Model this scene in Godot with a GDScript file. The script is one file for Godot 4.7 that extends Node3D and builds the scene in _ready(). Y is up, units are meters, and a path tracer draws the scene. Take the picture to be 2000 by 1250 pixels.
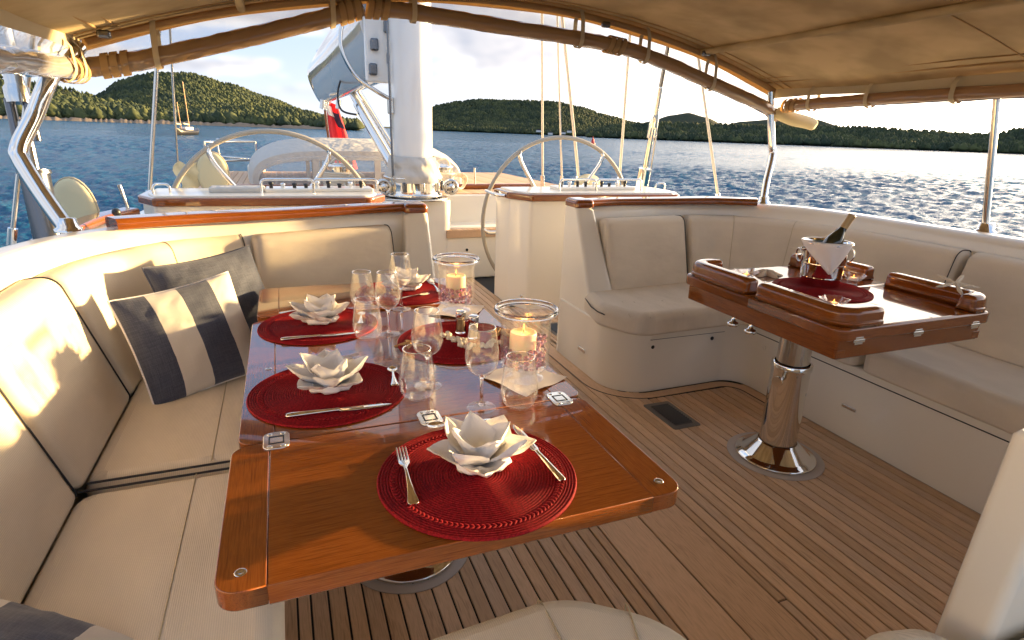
extends Node3D
# Aft cockpit of a sailing yacht at low sun: two tables between cream settees under a tan canopy, helm stations, mast, sea and wooded hills.
# Axes: the boat's own; x to starboard side of the picture, -z along the deck planks away from the camera, y up, deck at y = 0.

const EYE := Vector3(0, 1.36, 0)
const FOCAL := 1126.0            # of the 2000 px wide photograph
const CAM_R := Vector3(0.932, 0.030, 0.362)
const CAM_D := Vector3(-0.085, -0.950, 0.299)
const CAM_F := Vector3(0.353, -0.310, -0.883)
const SEA_Y := -1.35
var SEA := Transform3D()
var M := {}
var used := {}
var rng := RandomNumberGenerator.new()

# ---------------------------------------------------------------- pixels to directions
func ray(px: float, py: float) -> Vector3:
	return (CAM_R * (px - 1000.0) + CAM_D * (py - 625.0) + CAM_F * FOCAL).normalized()
func at_y(px: float, py: float, h: float) -> Vector3:
	var r := ray(px, py)
	return EYE + r * ((h - EYE.y) / r.y)
func at_z(px: float, py: float, z: float) -> Vector3:
	var r := ray(px, py)
	return EYE + r * (z / r.z)
func at_x(px: float, py: float, x: float) -> Vector3:
	var r := ray(px, py)
	return EYE + r * (x / r.x)
func at_d(px: float, py: float, d: float) -> Vector3:
	var r := ray(px, py)
	return EYE + r * (d / Vector2(r.x, r.z).length())

# ---------------------------------------------------------------- mesh builder
class MB:
	var v := PackedVector3Array()
	var n := PackedVector3Array()
	var uv := PackedVector2Array()
	var ix := PackedInt32Array()
	var xf := Transform3D()
	var has_xf := false

	func set_xf(t: Transform3D) -> MB:
		xf = t; has_xf = true
		return self

	# rows of points; with closed, the last column joins the first. Front is outward for rings that run x to z while rows rise.
	func grid(rows: Array, closed := false, uvs = null, flip := false, own_n = null):
		var nr := rows.size()
		var nc: int = rows[0].size()
		var cc := nc + (1 if closed else 0)
		var base := v.size()
		var u_len := 0.0
		var v_len := 0.0
		for i in nr:
			var row: PackedVector3Array = rows[i]
			if i > 0:
				v_len += row[nc / 2].distance_to(rows[i - 1][nc / 2])
			u_len = 0.0
			for j in cc:
				var p: Vector3 = row[j % nc]
				if j > 0:
					u_len += p.distance_to(row[j - 1])
				v.append(xf * p if has_xf else p)
				uv.append(uvs[i][j % nc] if uvs != null else Vector2(u_len, v_len))
				if own_n != null:
					var q: Vector3 = own_n[i][j % nc]
					n.append((xf.basis * q).normalized() if has_xf else q)
				else:
					n.append(Vector3.ZERO)
		for i in nr - 1:
			for j in cc - 1:
				var a := base + i * cc + j
				var b := a + 1
				var c := b + cc
				var d := a + cc
				if flip:
					tri(a, c, b, own_n == null); tri(a, d, c, own_n == null)
				else:
					tri(a, b, c, own_n == null); tri(a, c, d, own_n == null)
		if own_n == null:
			if closed:
				for i in nr:
					var s := n[base + i * cc] + n[base + i * cc + nc]
					n[base + i * cc] = s; n[base + i * cc + nc] = s
			for k in range(base, v.size()):
				n[k] = n[k].normalized() if n[k].length_squared() > 1e-20 else Vector3.UP

	func tri(a: int, b: int, c: int, add := true):
		ix.append(a); ix.append(b); ix.append(c)
		if add:
			var q := (v[a] - v[c]).cross(v[a] - v[b])
			n[a] += q; n[b] += q; n[c] += q

	func flat(pts: Array, nrm: Vector3, uvs = null):       # a flat convex or fan polygon
		var base := v.size()
		var nn := (xf.basis * nrm).normalized() if has_xf else nrm
		for k in pts.size():
			v.append(xf * pts[k] if has_xf else pts[k])
			n.append(nn)
			uv.append(uvs[k] if uvs != null else Vector2(pts[k].x + pts[k].y * 0.31, pts[k].z + pts[k].y * 0.95))
		for k in range(1, pts.size() - 1):
			face(base, base + k, base + k + 1, nn)

	func face(a: int, b: int, c: int, nn: Vector3):
		if (v[a] - v[c]).cross(v[a] - v[b]).dot(nn) >= 0:
			ix.append(a); ix.append(b); ix.append(c)
		else:
			ix.append(a); ix.append(c); ix.append(b)

	func cap(poly: PackedVector2Array, y: float, up: bool):
		var t := Geometry2D.triangulate_polygon(poly)
		if t.is_empty(): print("cap lost at y ", y, " ", poly[0])
		var base := v.size()
		var nn := Vector3.UP if up else Vector3.DOWN
		nn = (xf.basis * nn).normalized() if has_xf else nn
		for p in poly:
			var q := Vector3(p.x, y, p.y)
			v.append(xf * q if has_xf else q); n.append(nn); uv.append(p)
		for k in range(0, t.size(), 3):
			face(base + t[k], base + t[k + 1], base + t[k + 2], nn)

	# closed fan over a ring of points
	func fan(ring: PackedVector3Array, flip := false):
		var c := Vector3.ZERO
		for p in ring: c += p
		c /= ring.size()
		var nn := Vector3.ZERO
		for k in ring.size():
			nn += (ring[k] - c).cross(ring[(k + 1) % ring.size()] - c)
		nn = -nn.normalized() if not flip else nn.normalized()
		var base := v.size()
		var tn := (xf.basis * nn).normalized() if has_xf else nn
		v.append(xf * c if has_xf else c); n.append(tn); uv.append(Vector2.ZERO)
		for p in ring:
			v.append(xf * p if has_xf else p); n.append(tn); uv.append(Vector2(p.x - c.x, p.z - c.z + p.y - c.y))
		for k in ring.size():
			face(base, base + 1 + k, base + 1 + (k + 1) % ring.size(), tn)

	func lathe(prof: Array, seg := 32, capped := false):
		var rows := []
		for p in prof:
			var row := PackedVector3Array()
			for j in seg:
				var a := TAU * j / seg
				row.append(Vector3(p[0] * cos(a), p[1], p[0] * sin(a)))
			rows.append(row)
		grid(rows, true)
		if capped:
			fan(rows[0], true); fan(rows[-1])

	func tube(path: PackedVector3Array, rad, seg := 10, closed := false, caps := true):
		var np := path.size()
		var rows := []
		var side := Vector3.ZERO
		for i in np:
			var t: Vector3
			if closed:
				t = path[(i + 1) % np] - path[(i - 1 + np) % np]
			else:
				t = path[mini(i + 1, np - 1)] - path[maxi(i - 1, 0)]
			t = t.normalized()
			if i == 0:
				side = t.cross(Vector3.UP)
				if side.length() < 0.05: side = t.cross(Vector3.RIGHT)
			side = (side - t * side.dot(t)).normalized()
			var up := side.cross(t)
			var r: float = rad if (rad is float or rad is int) else rad[i]
			var row := PackedVector3Array()
			for j in seg:
				var a := TAU * j / seg
				row.append(path[i] + (side * cos(a) + up * sin(a)) * r)
			rows.append(row)
		if closed:
			rows.append(rows[0])
		grid(rows, true, null, true)
		if caps and not closed:
			fan(rows[0]); fan(rows[-1], true)

	func ball(c: Vector3, r: Vector3, seg := 12, rings := 8):
		var rows := []
		for i in rings + 1:
			var b := -PI / 2 + PI * i / rings
			var row := PackedVector3Array()
			for j in seg:
				var a := TAU * j / seg
				row.append(c + Vector3(r.x * cos(b) * cos(a), r.y * sin(b), r.z * cos(b) * sin(a)))
			rows.append(row)
		grid(rows, true)

	func box(c: Vector3, s: Vector3):
		var h := s / 2
		for ax in 3:
			for sg in [-1.0, 1.0]:
				var nn := Vector3.ZERO; nn[ax] = sg
				var u := Vector3.ZERO; u[(ax + 1) % 3] = h[(ax + 1) % 3]
				var w := Vector3.ZERO; w[(ax + 2) % 3] = h[(ax + 2) % 3]
				var o := c + nn * h[ax]
				flat([o - u - w, o + u - w, o + u + w, o - u + w], nn)

	func rbox(c: Vector3, s: Vector3, r: float, k := 2):
		var h := s / 2
		r = minf(r, minf(h.x, minf(h.y, h.z)) * 0.999)
		for ax in 3:
			var b := (ax + 1) % 3
			var d := (ax + 2) % 3
			var cb := []
			var cd := []
			for i in k + 1: cb.append(-h[b] + r * i / k); cd.append(-h[d] + r * i / k)
			for i in k + 1: cb.append(h[b] - r + r * i / k); cd.append(h[d] - r + r * i / k)
			for sg in [-1.0, 1.0]:
				var rows := []
				var nrm := []
				for x in cb:
					var row := PackedVector3Array()
					var rn := PackedVector3Array()
					for y in cd:
						var q := Vector3.ZERO
						q[ax] = h[ax] * sg; q[b] = x; q[d] = y
						var inner := Vector3(clampf(q.x, -h.x + r, h.x - r), clampf(q.y, -h.y + r, h.y - r), clampf(q.z, -h.z + r, h.z - r))
						var nn := (q - inner).normalized()
						row.append(c + inner + nn * r); rn.append(nn)
					rows.append(row); nrm.append(rn)
				grid(rows, false, null, sg < 0, nrm)

	# plate of an outline in the xz plane with rounded top and bottom edges
	func plate(outline: PackedVector2Array, y0: float, y1: float, rt := 0.0, rb := 0.0, k := 3, crown := 0.0):
		var o := outline.duplicate()
		var area := 0.0
		for i in o.size():
			area += o[i].cross(o[(i + 1) % o.size()])
		if area < 0: o.reverse()
		var nn := PackedVector2Array()
		var np := o.size()
		for i in np:
			var e0 := (o[i] - o[(i - 1 + np) % np]).normalized()
			var e1 := (o[(i + 1) % np] - o[i]).normalized()
			var t := (e0 + e1).normalized()
			var w := Vector2(-t.y, t.x)            # inward
			var c := maxf(0.35, w.dot(Vector2(-e0.y, e0.x)))
			nn.append(w / c)
		var lv := []
		if rb > 0:
			for i in k + 1:
				var a := PI / 2 * i / k
				lv.append([rb * (1 - sin(a)), y0 + rb * (1 - cos(a))])
		else:
			lv.append([0.0, y0])
		if rt > 0:
			for i in k + 1:
				var a := PI / 2 * i / k
				lv.append([rt * (1 - cos(a)), y1 - rt + rt * sin(a)])
		else:
			lv.append([0.0, y1])
		var rows := []
		var uvs := []
		var last := PackedVector2Array()
		var first := PackedVector2Array()
		for q in range(lv.size()):
			var row := PackedVector3Array()
			var ru := PackedVector2Array()
			var pl := PackedVector2Array()
			for i in np:
				var p: Vector2 = o[i] + nn[i] * float(lv[q][0])
				row.append(Vector3(p.x, lv[q][1], p.y)); pl.append(p)
				ru.append(Vector2(p.x + nn[i].x * lv[q][1], p.y + nn[i].y * lv[q][1]))
			rows.append(row); uvs.append(ru)
			if q == 0: first = pl
			last = pl
		grid(rows, true, uvs)
		cap(first, y0, false)
		cap(last, y1, true)

	# section (x: to the right of the path, y: up) carried along a path; r_end rounds the ends off
	func sweep(path: PackedVector3Array, sec: PackedVector2Array, closed := false, r_end := 0.0, caps := true):
		var np := path.size()
		var ns := sec.size()
		var area := 0.0
		for i in ns: area += sec[i].cross(sec[(i + 1) % ns])
		var inn := PackedVector2Array()
		for i in ns:
			var e := (sec[(i + 1) % ns] - sec[i]).normalized() + (sec[i] - sec[(i - 1 + ns) % ns]).normalized()
			e = e.normalized()
			inn.append(Vector2(-e.y, e.x) * signf(area))
		var pts: Array = Array(path)
		var ins := []
		for i in np: ins.append(0.0)
		if r_end > 0 and not closed:
			var t0: Vector3 = (path[0] - path[1]).normalized()
			var t1: Vector3 = (path[np - 1] - path[np - 2]).normalized()
			pts = []; ins = []
			for k in 4:
				var a := PI / 2 * k / 4
				pts.append(path[0] + t0 * (r_end * cos(a) - r_end)); ins.append(r_end * (1 - sin(a)))
			for i in range(0, np):
				if (path[i] - path[0]).length() > r_end * 1.05 and (path[i] - path[np - 1]).length() > r_end * 1.05:
					pts.append(path[i]); ins.append(0.0)
			for k in range(3, -1, -1):
				var a := PI / 2 * k / 4
				pts.append(path[np - 1] + t1 * (r_end * cos(a) - r_end)); ins.append(r_end * (1 - sin(a)))
		var m := pts.size()
		var rows := []
		for i in m:
			var t: Vector3
			if closed: t = pts[(i + 1) % m] - pts[(i - 1 + m) % m]
			else: t = pts[mini(i + 1, m - 1)] - pts[maxi(i - 1, 0)]
			t.y = 0; t = t.normalized()
			var rt := t.cross(Vector3.UP)
			var row := PackedVector3Array()
			for j in ns:
				var s: Vector2 = sec[j] + inn[j] * float(ins[i])
				row.append(pts[i] + rt * s.x + Vector3.UP * s.y)
			rows.append(row)
		if closed: rows.append(rows[0])
		grid(rows, true, null, area > 0)
		if caps and not closed:
			fan(rows[0], area < 0); fan(rows[-1], area > 0)

	func mesh() -> ArrayMesh:
		var arr := []
		arr.resize(Mesh.ARRAY_MAX)
		arr[Mesh.ARRAY_VERTEX] = v
		arr[Mesh.ARRAY_NORMAL] = n
		arr[Mesh.ARRAY_TEX_UV] = uv
		arr[Mesh.ARRAY_INDEX] = ix
		var am := ArrayMesh.new()
		am.add_surface_from_arrays(Mesh.PRIMITIVE_TRIANGLES, arr)
		return am

# rounded polygon: corner points with a radius each
func rpoly(pts: Array, radii, seg := 5) -> PackedVector2Array:
	var out := PackedVector2Array()
	var m := pts.size()
	for i in m:
		var p: Vector2 = pts[i]
		var r: float = radii if (radii is float or radii is int) else radii[i]
		if r <= 0.0:
			out.append(p); continue
		var a: Vector2 = (pts[(i - 1 + m) % m] - p)
		var b: Vector2 = (pts[(i + 1) % m] - p)
		var ang := absf(a.angle_to(b))
		var d := minf(r / maxf(tan(ang / 2), 0.05), minf(a.length(), b.length()) * 0.49)
		var p0 := p + a.normalized() * d
		var p1 := p + b.normalized() * d
		var bis := (a.normalized() + b.normalized()).normalized()
		var cen := p + bis * (d / maxf(cos(ang / 2), 0.02))
		var a0 := (p0 - cen).angle()
		var da := wrapf((p1 - cen).angle() - a0, -PI, PI)
		var rad := p0.distance_to(cen)
		for k in seg + 1:
			out.append(cen + Vector2.from_angle(a0 + da * k / seg) * rad)
	return out

func spline(pts: Array, per := 8) -> PackedVector3Array:     # Catmull-Rom through points
	var out := PackedVector3Array()
	for i in pts.size() - 1:
		var p0: Vector3 = pts[maxi(i - 1, 0)]
		var p1: Vector3 = pts[i]
		var p2: Vector3 = pts[i + 1]
		var p3: Vector3 = pts[mini(i + 2, pts.size() - 1)]
		for k in per:
			out.append(p1.cubic_interpolate(p2, p0, p3, float(k) / per))
	out.append(pts[-1])
	return out

func line3(a: Vector3, b: Vector3, k := 8) -> PackedVector3Array:
	var out := PackedVector3Array()
	for i in k + 1: out.append(a.lerp(b, float(i) / k))
	return out

# ---------------------------------------------------------------- scene nodes
func numbered(called: String) -> String:
	var k: int = used.get(called, 0)
	used[called] = k + 1
	return called if k == 0 else "%s_%03d" % [called, k]

func tag(o: Node, label: String, category: String, group := ""):
	o.set_meta("label", label); o.set_meta("category", category)
	if group != "": o.set_meta("group", group)
	return o

func thing(called: String, label: String, category: String, where := Vector3.ZERO, turn := 0.0, group := "") -> Node3D:
	var o := Node3D.new()
	o.name = numbered(called)
	add_child(o)
	o.position = where; o.rotation.y = turn
	tag(o, label, category, group)
	return o

func root_of(o: Node) -> Node:
	while o.get_parent() != self and o.get_parent() != null: o = o.get_parent()
	return o

# commits a builder whose points are in the boat's axes (local: in the thing's own axes)
func put(mb: MB, called: String, mat: Material, parent: Node = null, local := false) -> MeshInstance3D:
	var o := MeshInstance3D.new()
	o.cast_shadow = GeometryInstance3D.SHADOW_CASTING_SETTING_ON
	if parent == null:
		o.name = numbered(called)
		add_child(o)
	else:
		o.name = called
		parent.add_child(o, true)
		if not local:
			var p: Vector3 = root_of(parent).position
			for i in mb.v.size(): mb.v[i] -= p
	o.mesh = mb.mesh()
	o.material_override = mat
	return o

func part(parent: Node, called: String, mesh: Mesh, mat: Material, xf := Transform3D()) -> MeshInstance3D:
	var o := MeshInstance3D.new()
	o.name = called
	parent.add_child(o, true)
	o.mesh = mesh; o.material_override = mat; o.transform = xf
	return o

func structure(o: Node, label := ""):
	o.set_meta("kind", "structure")
	if label != "": o.set_meta("label", label)
	return o

func copy(o: Node3D, where: Vector3, turn := 0.0, label := "", group := "") -> Node3D:
	var c: Node3D = o.duplicate()
	c.name = numbered(o.name.rstrip("0123456789").trim_suffix("_"))
	add_child(c)
	c.position = where; c.rotation.y = turn
	if label != "": c.set_meta("label", label)
	if group != "": c.set_meta("group", group)
	return c

# ---------------------------------------------------------------- materials
func lin(r: float, g: float, b: float, a := 1.0) -> Color:
	var c := Color(r, g, b).linear_to_srgb()
	c.a = a
	return c

func mat(key: String, c: Color, rough := 0.5, metal := 0.0) -> StandardMaterial3D:
	var m := StandardMaterial3D.new()
	m.resource_name = key
	m.albedo_color = c; m.roughness = rough; m.metallic = metal
	M[key] = m
	return m

func noise_tex(w: int, h: int, freq: float, oct: int, ramp: Array, sd: int, type := FastNoiseLite.TYPE_SIMPLEX_SMOOTH, as_normal := false, bump := 4.0) -> NoiseTexture2D:
	var f := FastNoiseLite.new()
	f.seed = sd; f.frequency = freq; f.noise_type = type
	f.fractal_octaves = oct
	f.fractal_type = FastNoiseLite.FRACTAL_FBM if oct > 1 else FastNoiseLite.FRACTAL_NONE
	var t := NoiseTexture2D.new()
	t.width = w; t.height = h; t.noise = f; t.seamless = true
	t.as_normal_map = as_normal
	t.bump_strength = bump
	if ramp.size() > 0:
		var g := Gradient.new()
		var offs := PackedFloat32Array()
		var cols := PackedColorArray()
		for k in ramp.size():
			offs.append(ramp[k][0]); cols.append(ramp[k][1])
		g.offsets = offs; g.colors = cols
		t.color_ramp = g
	return t

func tri_map(m: StandardMaterial3D, sc: Vector3, world := true):
	m.uv1_triplanar = true; m.uv1_world_triplanar = world
	m.uv1_scale = sc
	m.uv1_triplanar_sharpness = 4.0

# ---------------------------------------------------------------- camera, sky, sun
func make_sky() -> ImageTexture:
	var w := 1024
	var h := 512
	var f1 := FastNoiseLite.new()
	f1.seed = 11; f1.frequency = 0.55; f1.fractal_octaves = 5; f1.noise_type = FastNoiseLite.TYPE_SIMPLEX_SMOOTH
	var data := PackedFloat32Array()
	data.resize(w * h * 3)
	var sun_az := Vector2(SUN_DIR.x, SUN_DIR.z).normalized()
	for y in h:
		var el := PI / 2 - PI * (y + 0.5) / h
		var se := sin(el)
		var ce := cos(el)
		for x in w:
			var k := (y * w + x) * 3
			if se < -0.03:
				data[k] = 0.25; data[k + 1] = 0.33; data[k + 2] = 0.42
				continue
			var az := TAU * (x + 0.5) / w
			var d := Vector3(sin(az) * ce, se, -cos(az) * ce)
			var up := clampf(se, 0.0, 1.0)
			var near_sun := 0.5 + 0.5 * (d.x * sun_az.x + d.z * sun_az.y)
			# clear air: white at the horizon, warmer towards the sun, deep blue above
			var t := pow(1.0 - up, 9.0)
			var r := lerpf(0.046, 0.094, t)
			var g := lerpf(0.066, 0.096, t)
			var b := lerpf(0.102, 0.098, t)
			var glow := pow(near_sun, 13.0) * pow(1.0 - up, 2.0)
			r += 1.6 * glow; g += 1.3 * glow; b += 0.92 * glow
			# clouds on a flat layer
			var q := Vector2(d.x, d.z) / (up + 0.09)
			var c := f1.get_noise_2d(q.x + 23.0, q.y + 70.0)
			var c2 := f1.get_noise_2d(q.x + 23.0 + 0.06 * sun_az.x, q.y + 70.0 + 0.06 * sun_az.y)
			var cover := smoothstep(0.0, 0.22, c + 0.09)
			cover *= smoothstep(0.025, 0.085, up)
			var thick := smoothstep(0.08, 0.36, c + 0.10)
			var lit := clampf(0.5 + (c - c2) * 3.0, 0.0, 1.0)
			var cr := lerpf(0.115, 0.046, thick) + 0.045 * lit + 0.6 * glow
			var cg := lerpf(0.112, 0.049, thick) + 0.036 * lit + 0.48 * glow
			var cb := lerpf(0.110, 0.058, thick) + 0.025 * lit + 0.34 * glow
			data[k] = lerpf(r, cr, cover * 0.85)
			data[k + 1] = lerpf(g, cg, cover * 0.85)
			data[k + 2] = lerpf(b, cb, cover * 0.85)
	var im := Image.create_from_data(w, h, false, Image.FORMAT_RGBF, data.to_byte_array())
	return ImageTexture.create_from_image(im)

const SUN_AZ := 81.0     # degrees from -z towards +x
const SUN_EL := 5.2
var SUN_DIR := Vector3.ZERO

func setup_view():
	var cam := Camera3D.new()
	cam.name = "camera"
	add_child(cam)
	cam.transform = Transform3D(Basis(CAM_R, -CAM_D, -CAM_F).orthonormalized(), EYE)
	cam.fov = rad_to_deg(2.0 * atan(625.0 / FOCAL))
	cam.near = 0.02
	cam.far = 20000.0
	cam.current = true
	var el := deg_to_rad(SUN_EL)
	var az := deg_to_rad(SUN_AZ)
	SUN_DIR = Vector3(sin(az) * cos(el), sin(el), -cos(az) * cos(el))
	var env := Environment.new()
	env.background_mode = Environment.BG_SKY
	var sky := Sky.new()
	var pm := PanoramaSkyMaterial.new()
	pm.panorama = make_sky()
	pm.energy_multiplier = 1.0
	sky.sky_material = pm
	env.sky = sky
	env.background_energy_multiplier = 1.0
	env.tonemap_mode = Environment.TONE_MAPPER_LINEAR
	env.tonemap_exposure = 11.8
	env.sdfgi_enabled = true; env.ssao_enabled = true; env.ssil_enabled = true
	var we := WorldEnvironment.new()
	we.name = "environment"
	we.environment = env
	add_child(we)
	var sun := DirectionalLight3D.new()
	sun.name = "sun"
	add_child(sun)
	sun.look_at_from_position(SUN_DIR * 50.0, Vector3.ZERO, Vector3.UP)
	sun.light_color = Color(1.0, 0.84, 0.58)
	sun.light_energy = 0.60
	sun.light_angular_distance = 2.0
	sun.shadow_enabled = true
	# the yacht heels a little: the sea's level is turned 0.3 degrees about the line of sight
	var fw := Vector3(CAM_F.x, 0, CAM_F.z).normalized()
	SEA = Transform3D(Basis(fw, deg_to_rad(0.3)), Vector3(0, SEA_Y, 0))

# ---------------------------------------------------------------- materials
# one metre of corduroy: fine ribs along v, over soft dents and creases; returns height and colour
func corduroy() -> Array:
	var n := 1024
	var c := 256
	var f := FastNoiseLite.new()
	f.seed = 62; f.frequency = 1.0; f.noise_type = FastNoiseLite.TYPE_SIMPLEX_SMOOTH; f.fractal_octaves = 4
	var soft := PackedFloat32Array()
	soft.resize(c * c)
	for y in c:
		for x in c:
			var u := float(x) / c
			var v := float(y) / c
			var a := lerpf(f.get_noise_2d(u * 5.0, v * 2.6), f.get_noise_2d((u - 1.0) * 5.0, v * 2.6), u)
			var b := lerpf(f.get_noise_2d(u * 5.0, (v - 1.0) * 2.6), f.get_noise_2d((u - 1.0) * 5.0, (v - 1.0) * 2.6), u)
			soft[y * c + x] = lerpf(a, b, v)
	var hgt := PackedFloat32Array()
	hgt.resize(n * n)
	var col := PackedByteArray()
	col.resize(n * n * 3)
	rng.seed = 5
	for y in n:
		var fy := y / 4.0
		var y0 := int(fy)
		var ty := fy - y0
		var ra := y0 * c
		var rb := ((y0 + 1) % c) * c
		for x in n:
			var fx := x / 4.0
			var x0 := int(fx)
			var tx := fx - x0
			var x1 := (x0 + 1) % c
			var w := lerpf(lerpf(soft[ra + x0], soft[ra + x1], tx), lerpf(soft[rb + x0], soft[rb + x1], tx), ty)
			var rib := absf(sin(PI * x / 4.0))
			hgt[y * n + x] = 0.5 + w * 0.40 + rib * 0.030
			var s := 0.90 + 0.08 * rib + 0.06 * w + (rng.randi() % 100) * 0.0003
			var k := (y * n + x) * 3
			var q := clampi(int(s * 250.0), 0, 255)
			col[k] = q; col[k + 1] = clampi(q - 1, 0, 255); col[k + 2] = clampi(q - 3, 0, 255)
	return [ImageTexture.create_from_image(Image.create_from_data(n, n, false, Image.FORMAT_RF, hgt.to_byte_array())), ImageTexture.create_from_image(Image.create_from_data(n, n, false, Image.FORMAT_RGB8, col))]

func weave_image(stripes: bool) -> ImageTexture:   # denim cloth, with or without broad white bands
	var n := 512
	var im := Image.create(n, n, false, Image.FORMAT_RGB8)
	rng.seed = 21
	var rows := PackedFloat32Array()
	var cols := PackedFloat32Array()
	for k in n:
		rows.append(rng.randf_range(-1, 1)); cols.append(rng.randf_range(-1, 1))
	for y in n:
		for x in n:
			var slub := 0.30 * rows[(y + (x / 40) * 37) % n] + 0.30 * cols[(x + (y / 48) * 53) % n] + rng.randf_range(-0.25, 0.25)
			var u := float(x) / n
			var white := stripes and ((u > 0.245 and u < 0.495) or u > 0.775)
			var c: Color
			if white: c = lin(0.66, 0.62, 0.56).lerp(lin(0.58, 0.54, 0.48), clampf(0.3 + slub * 0.5, 0, 1))
			else: c = lin(0.030, 0.038, 0.070).lerp(lin(0.14, 0.155, 0.21), clampf(0.32 + slub * 0.6, 0, 1))
			im.set_pixel(x, y, c)
	return ImageTexture.create_from_image(im)

func setup_materials():
	var m: StandardMaterial3D
	m = mat("gelcoat", lin(0.82, 0.77, 0.665), 0.28)
	m.clearcoat_enabled = true; m.clearcoat = 0.6; m.clearcoat_roughness = 0.06
	m.normal_enabled = true
	m.normal_texture = noise_tex(512, 512, 0.006, 2, [], 3, FastNoiseLite.TYPE_SIMPLEX_SMOOTH, true, 1.2)
	m.normal_scale = 0.25
	tri_map(m, Vector3.ONE * 0.7)
	m = mat("mast_paint", lin(0.80, 0.80, 0.78), 0.25)
	m.clearcoat_enabled = true; m.clearcoat = 0.8; m.clearcoat_roughness = 0.05
	m = mat("boom_paint", lin(0.72, 0.72, 0.71), 0.10, 0.15)
	m.clearcoat_enabled = true; m.clearcoat_roughness = 0.03
	m = mat("cushion", lin(0.82, 0.73, 0.60), 0.85)
	var cord := corduroy()
	m.albedo_texture = cord[1]
	m.heightmap_enabled = true; m.heightmap_texture = cord[0]; m.heightmap_scale = 1.1
	m.metallic_specular = 0.2
	m = mat("piping", lin(0.012, 0.012, 0.018), 0.6)
	m = mat("canvas_white", lin(0.52, 0.50, 0.46), 0.8)
	m.heightmap_enabled = true
	m.heightmap_texture = noise_tex(512, 512, 0.008, 3, [], 14)
	m.heightmap_scale = 1.2
	tri_map(m, Vector3.ONE * 1.2)
	m = mat("canvas_cream", lin(0.66, 0.58, 0.36), 0.85)
	m.backlight_enabled = true; m.backlight = Color(0.25, 0.22, 0.12)
	m = mat("canopy", lin(0.56, 0.45, 0.27), 0.85)
	m.backlight_enabled = true; m.backlight = Color(0.62, 0.56, 0.44)
	m.albedo_texture = noise_tex(512, 512, 0.01, 4, [[0.2, Color(0.86, 0.85, 0.83)], [0.75, Color(1, 1, 1)]], 31)
	m.heightmap_enabled = true
	m.heightmap_texture = noise_tex(512, 512, 0.006, 3, [], 32)
	m.heightmap_scale = 2.5
	tri_map(m, Vector3(0.5, 0.5, 0.5))
	m = mat("canopy_trim", lin(0.36, 0.25, 0.12), 0.8)
	m.backlight_enabled = true; m.backlight = Color(0.6, 0.42, 0.2)
	m = mat("webbing", lin(0.50, 0.42, 0.28), 0.85)
	m = mat("brown_vinyl", lin(0.29, 0.19, 0.10), 0.22)
	m.backlight_enabled = true; m.backlight = Color(0.4, 0.27, 0.14)
	m.clearcoat_enabled = true; m.clearcoat_roughness = 0.1
	m = mat("clear_vinyl", Color(0.90, 0.95, 1.0, 0.26), 0.06)
	m.transparency = BaseMaterial3D.TRANSPARENCY_ALPHA
	m.normal_enabled = true
	m.normal_texture = noise_tex(512, 512, 0.012, 3, [], 17, FastNoiseLite.TYPE_SIMPLEX_SMOOTH, true, 6.0)
	m.normal_scale = 1.0
	tri_map(m, Vector3.ONE * 1.5)
	m = mat("clear_roll", lin(0.36, 0.34, 0.32), 0.14)
	m.clearcoat_enabled = true; m.clearcoat_roughness = 0.05
	m.metallic = 0.1
	# varnished and bare teak
	var grain := [[0.0, Color(0.70, 0.66, 0.62)], [0.35, Color(0.88, 0.86, 0.84)], [0.55, Color(1, 1, 1)], [0.7, Color(0.88, 0.85, 0.82)], [1.0, Color(1, 0.98, 0.95)]]
	var gt := noise_tex(1024, 1024, 0.012, 5, grain, 40)
	for spec in [["varnish_z", Vector3(17.0, 17.0, 0.6)], ["varnish_x", Vector3(0.6, 17.0, 17.0)]]:
		m = mat(spec[0], lin(0.26, 0.074, 0.011), 0.12)
		m.metallic_specular = 0.3
		m.albedo_texture = gt
		m.clearcoat_enabled = true; m.clearcoat = 1.0; m.clearcoat_roughness = 0.015
		tri_map(m, spec[1])
	var tints := [Vector3(0.66, 0.425, 0.245), Vector3(0.57, 0.36, 0.20), Vector3(0.72, 0.47, 0.28), Vector3(0.62, 0.415, 0.26)]
	for k in 4:
		m = mat("teak_%d" % k, lin(tints[k].x, tints[k].y, tints[k].z), 0.62)
		m.albedo_texture = noise_tex(1024, 1024, 0.010, 5, [[0.1, Color(0.86, 0.84, 0.83)], [0.45, Color(1, 1, 1)], [0.8, Color(0.93, 0.92, 0.91)]], 50 + k)
		tri_map(m, Vector3(9.0 + k * 0.9, 9.0, 0.6))
		m.uv1_offset = Vector3(0.13 * k, 0.2 * k, 0.31 * k)
	m = mat("caulk", lin(0.012, 0.012, 0.012), 0.7)
	m = mat("chrome", lin(0.78, 0.77, 0.74), 0.06, 1.0)
	m = mat("steel", lin(0.66, 0.65, 0.62), 0.16, 1.0)
	m = mat("dark_steel", lin(0.16, 0.17, 0.19), 0.22, 0.9)
	m = mat("silver", lin(0.86, 0.80, 0.70), 0.09, 1.0)
	m = mat("black_plastic", lin(0.015, 0.015, 0.017), 0.4)
	m = mat("rope", lin(0.60, 0.55, 0.46), 0.85)
	m = mat("wheel_leather", lin(0.38, 0.34, 0.27), 0.45)
	m = mat("mat_red", lin(0.34, 0.010, 0.016), 0.75)
	m.metallic_specular = 0.25
	m.albedo_texture = noise_tex(512, 512, 0.03, 4, [[0.2, Color(0.72, 0.70, 0.70)], [0.7, Color(1, 1, 1)]], 66)
	tri_map(m, Vector3.ONE * 9.0, false)
	m = mat("napkin", lin(0.86, 0.83, 0.81), 0.85)
	m.backlight_enabled = true; m.backlight = Color(0.35, 0.33, 0.32)
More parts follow.
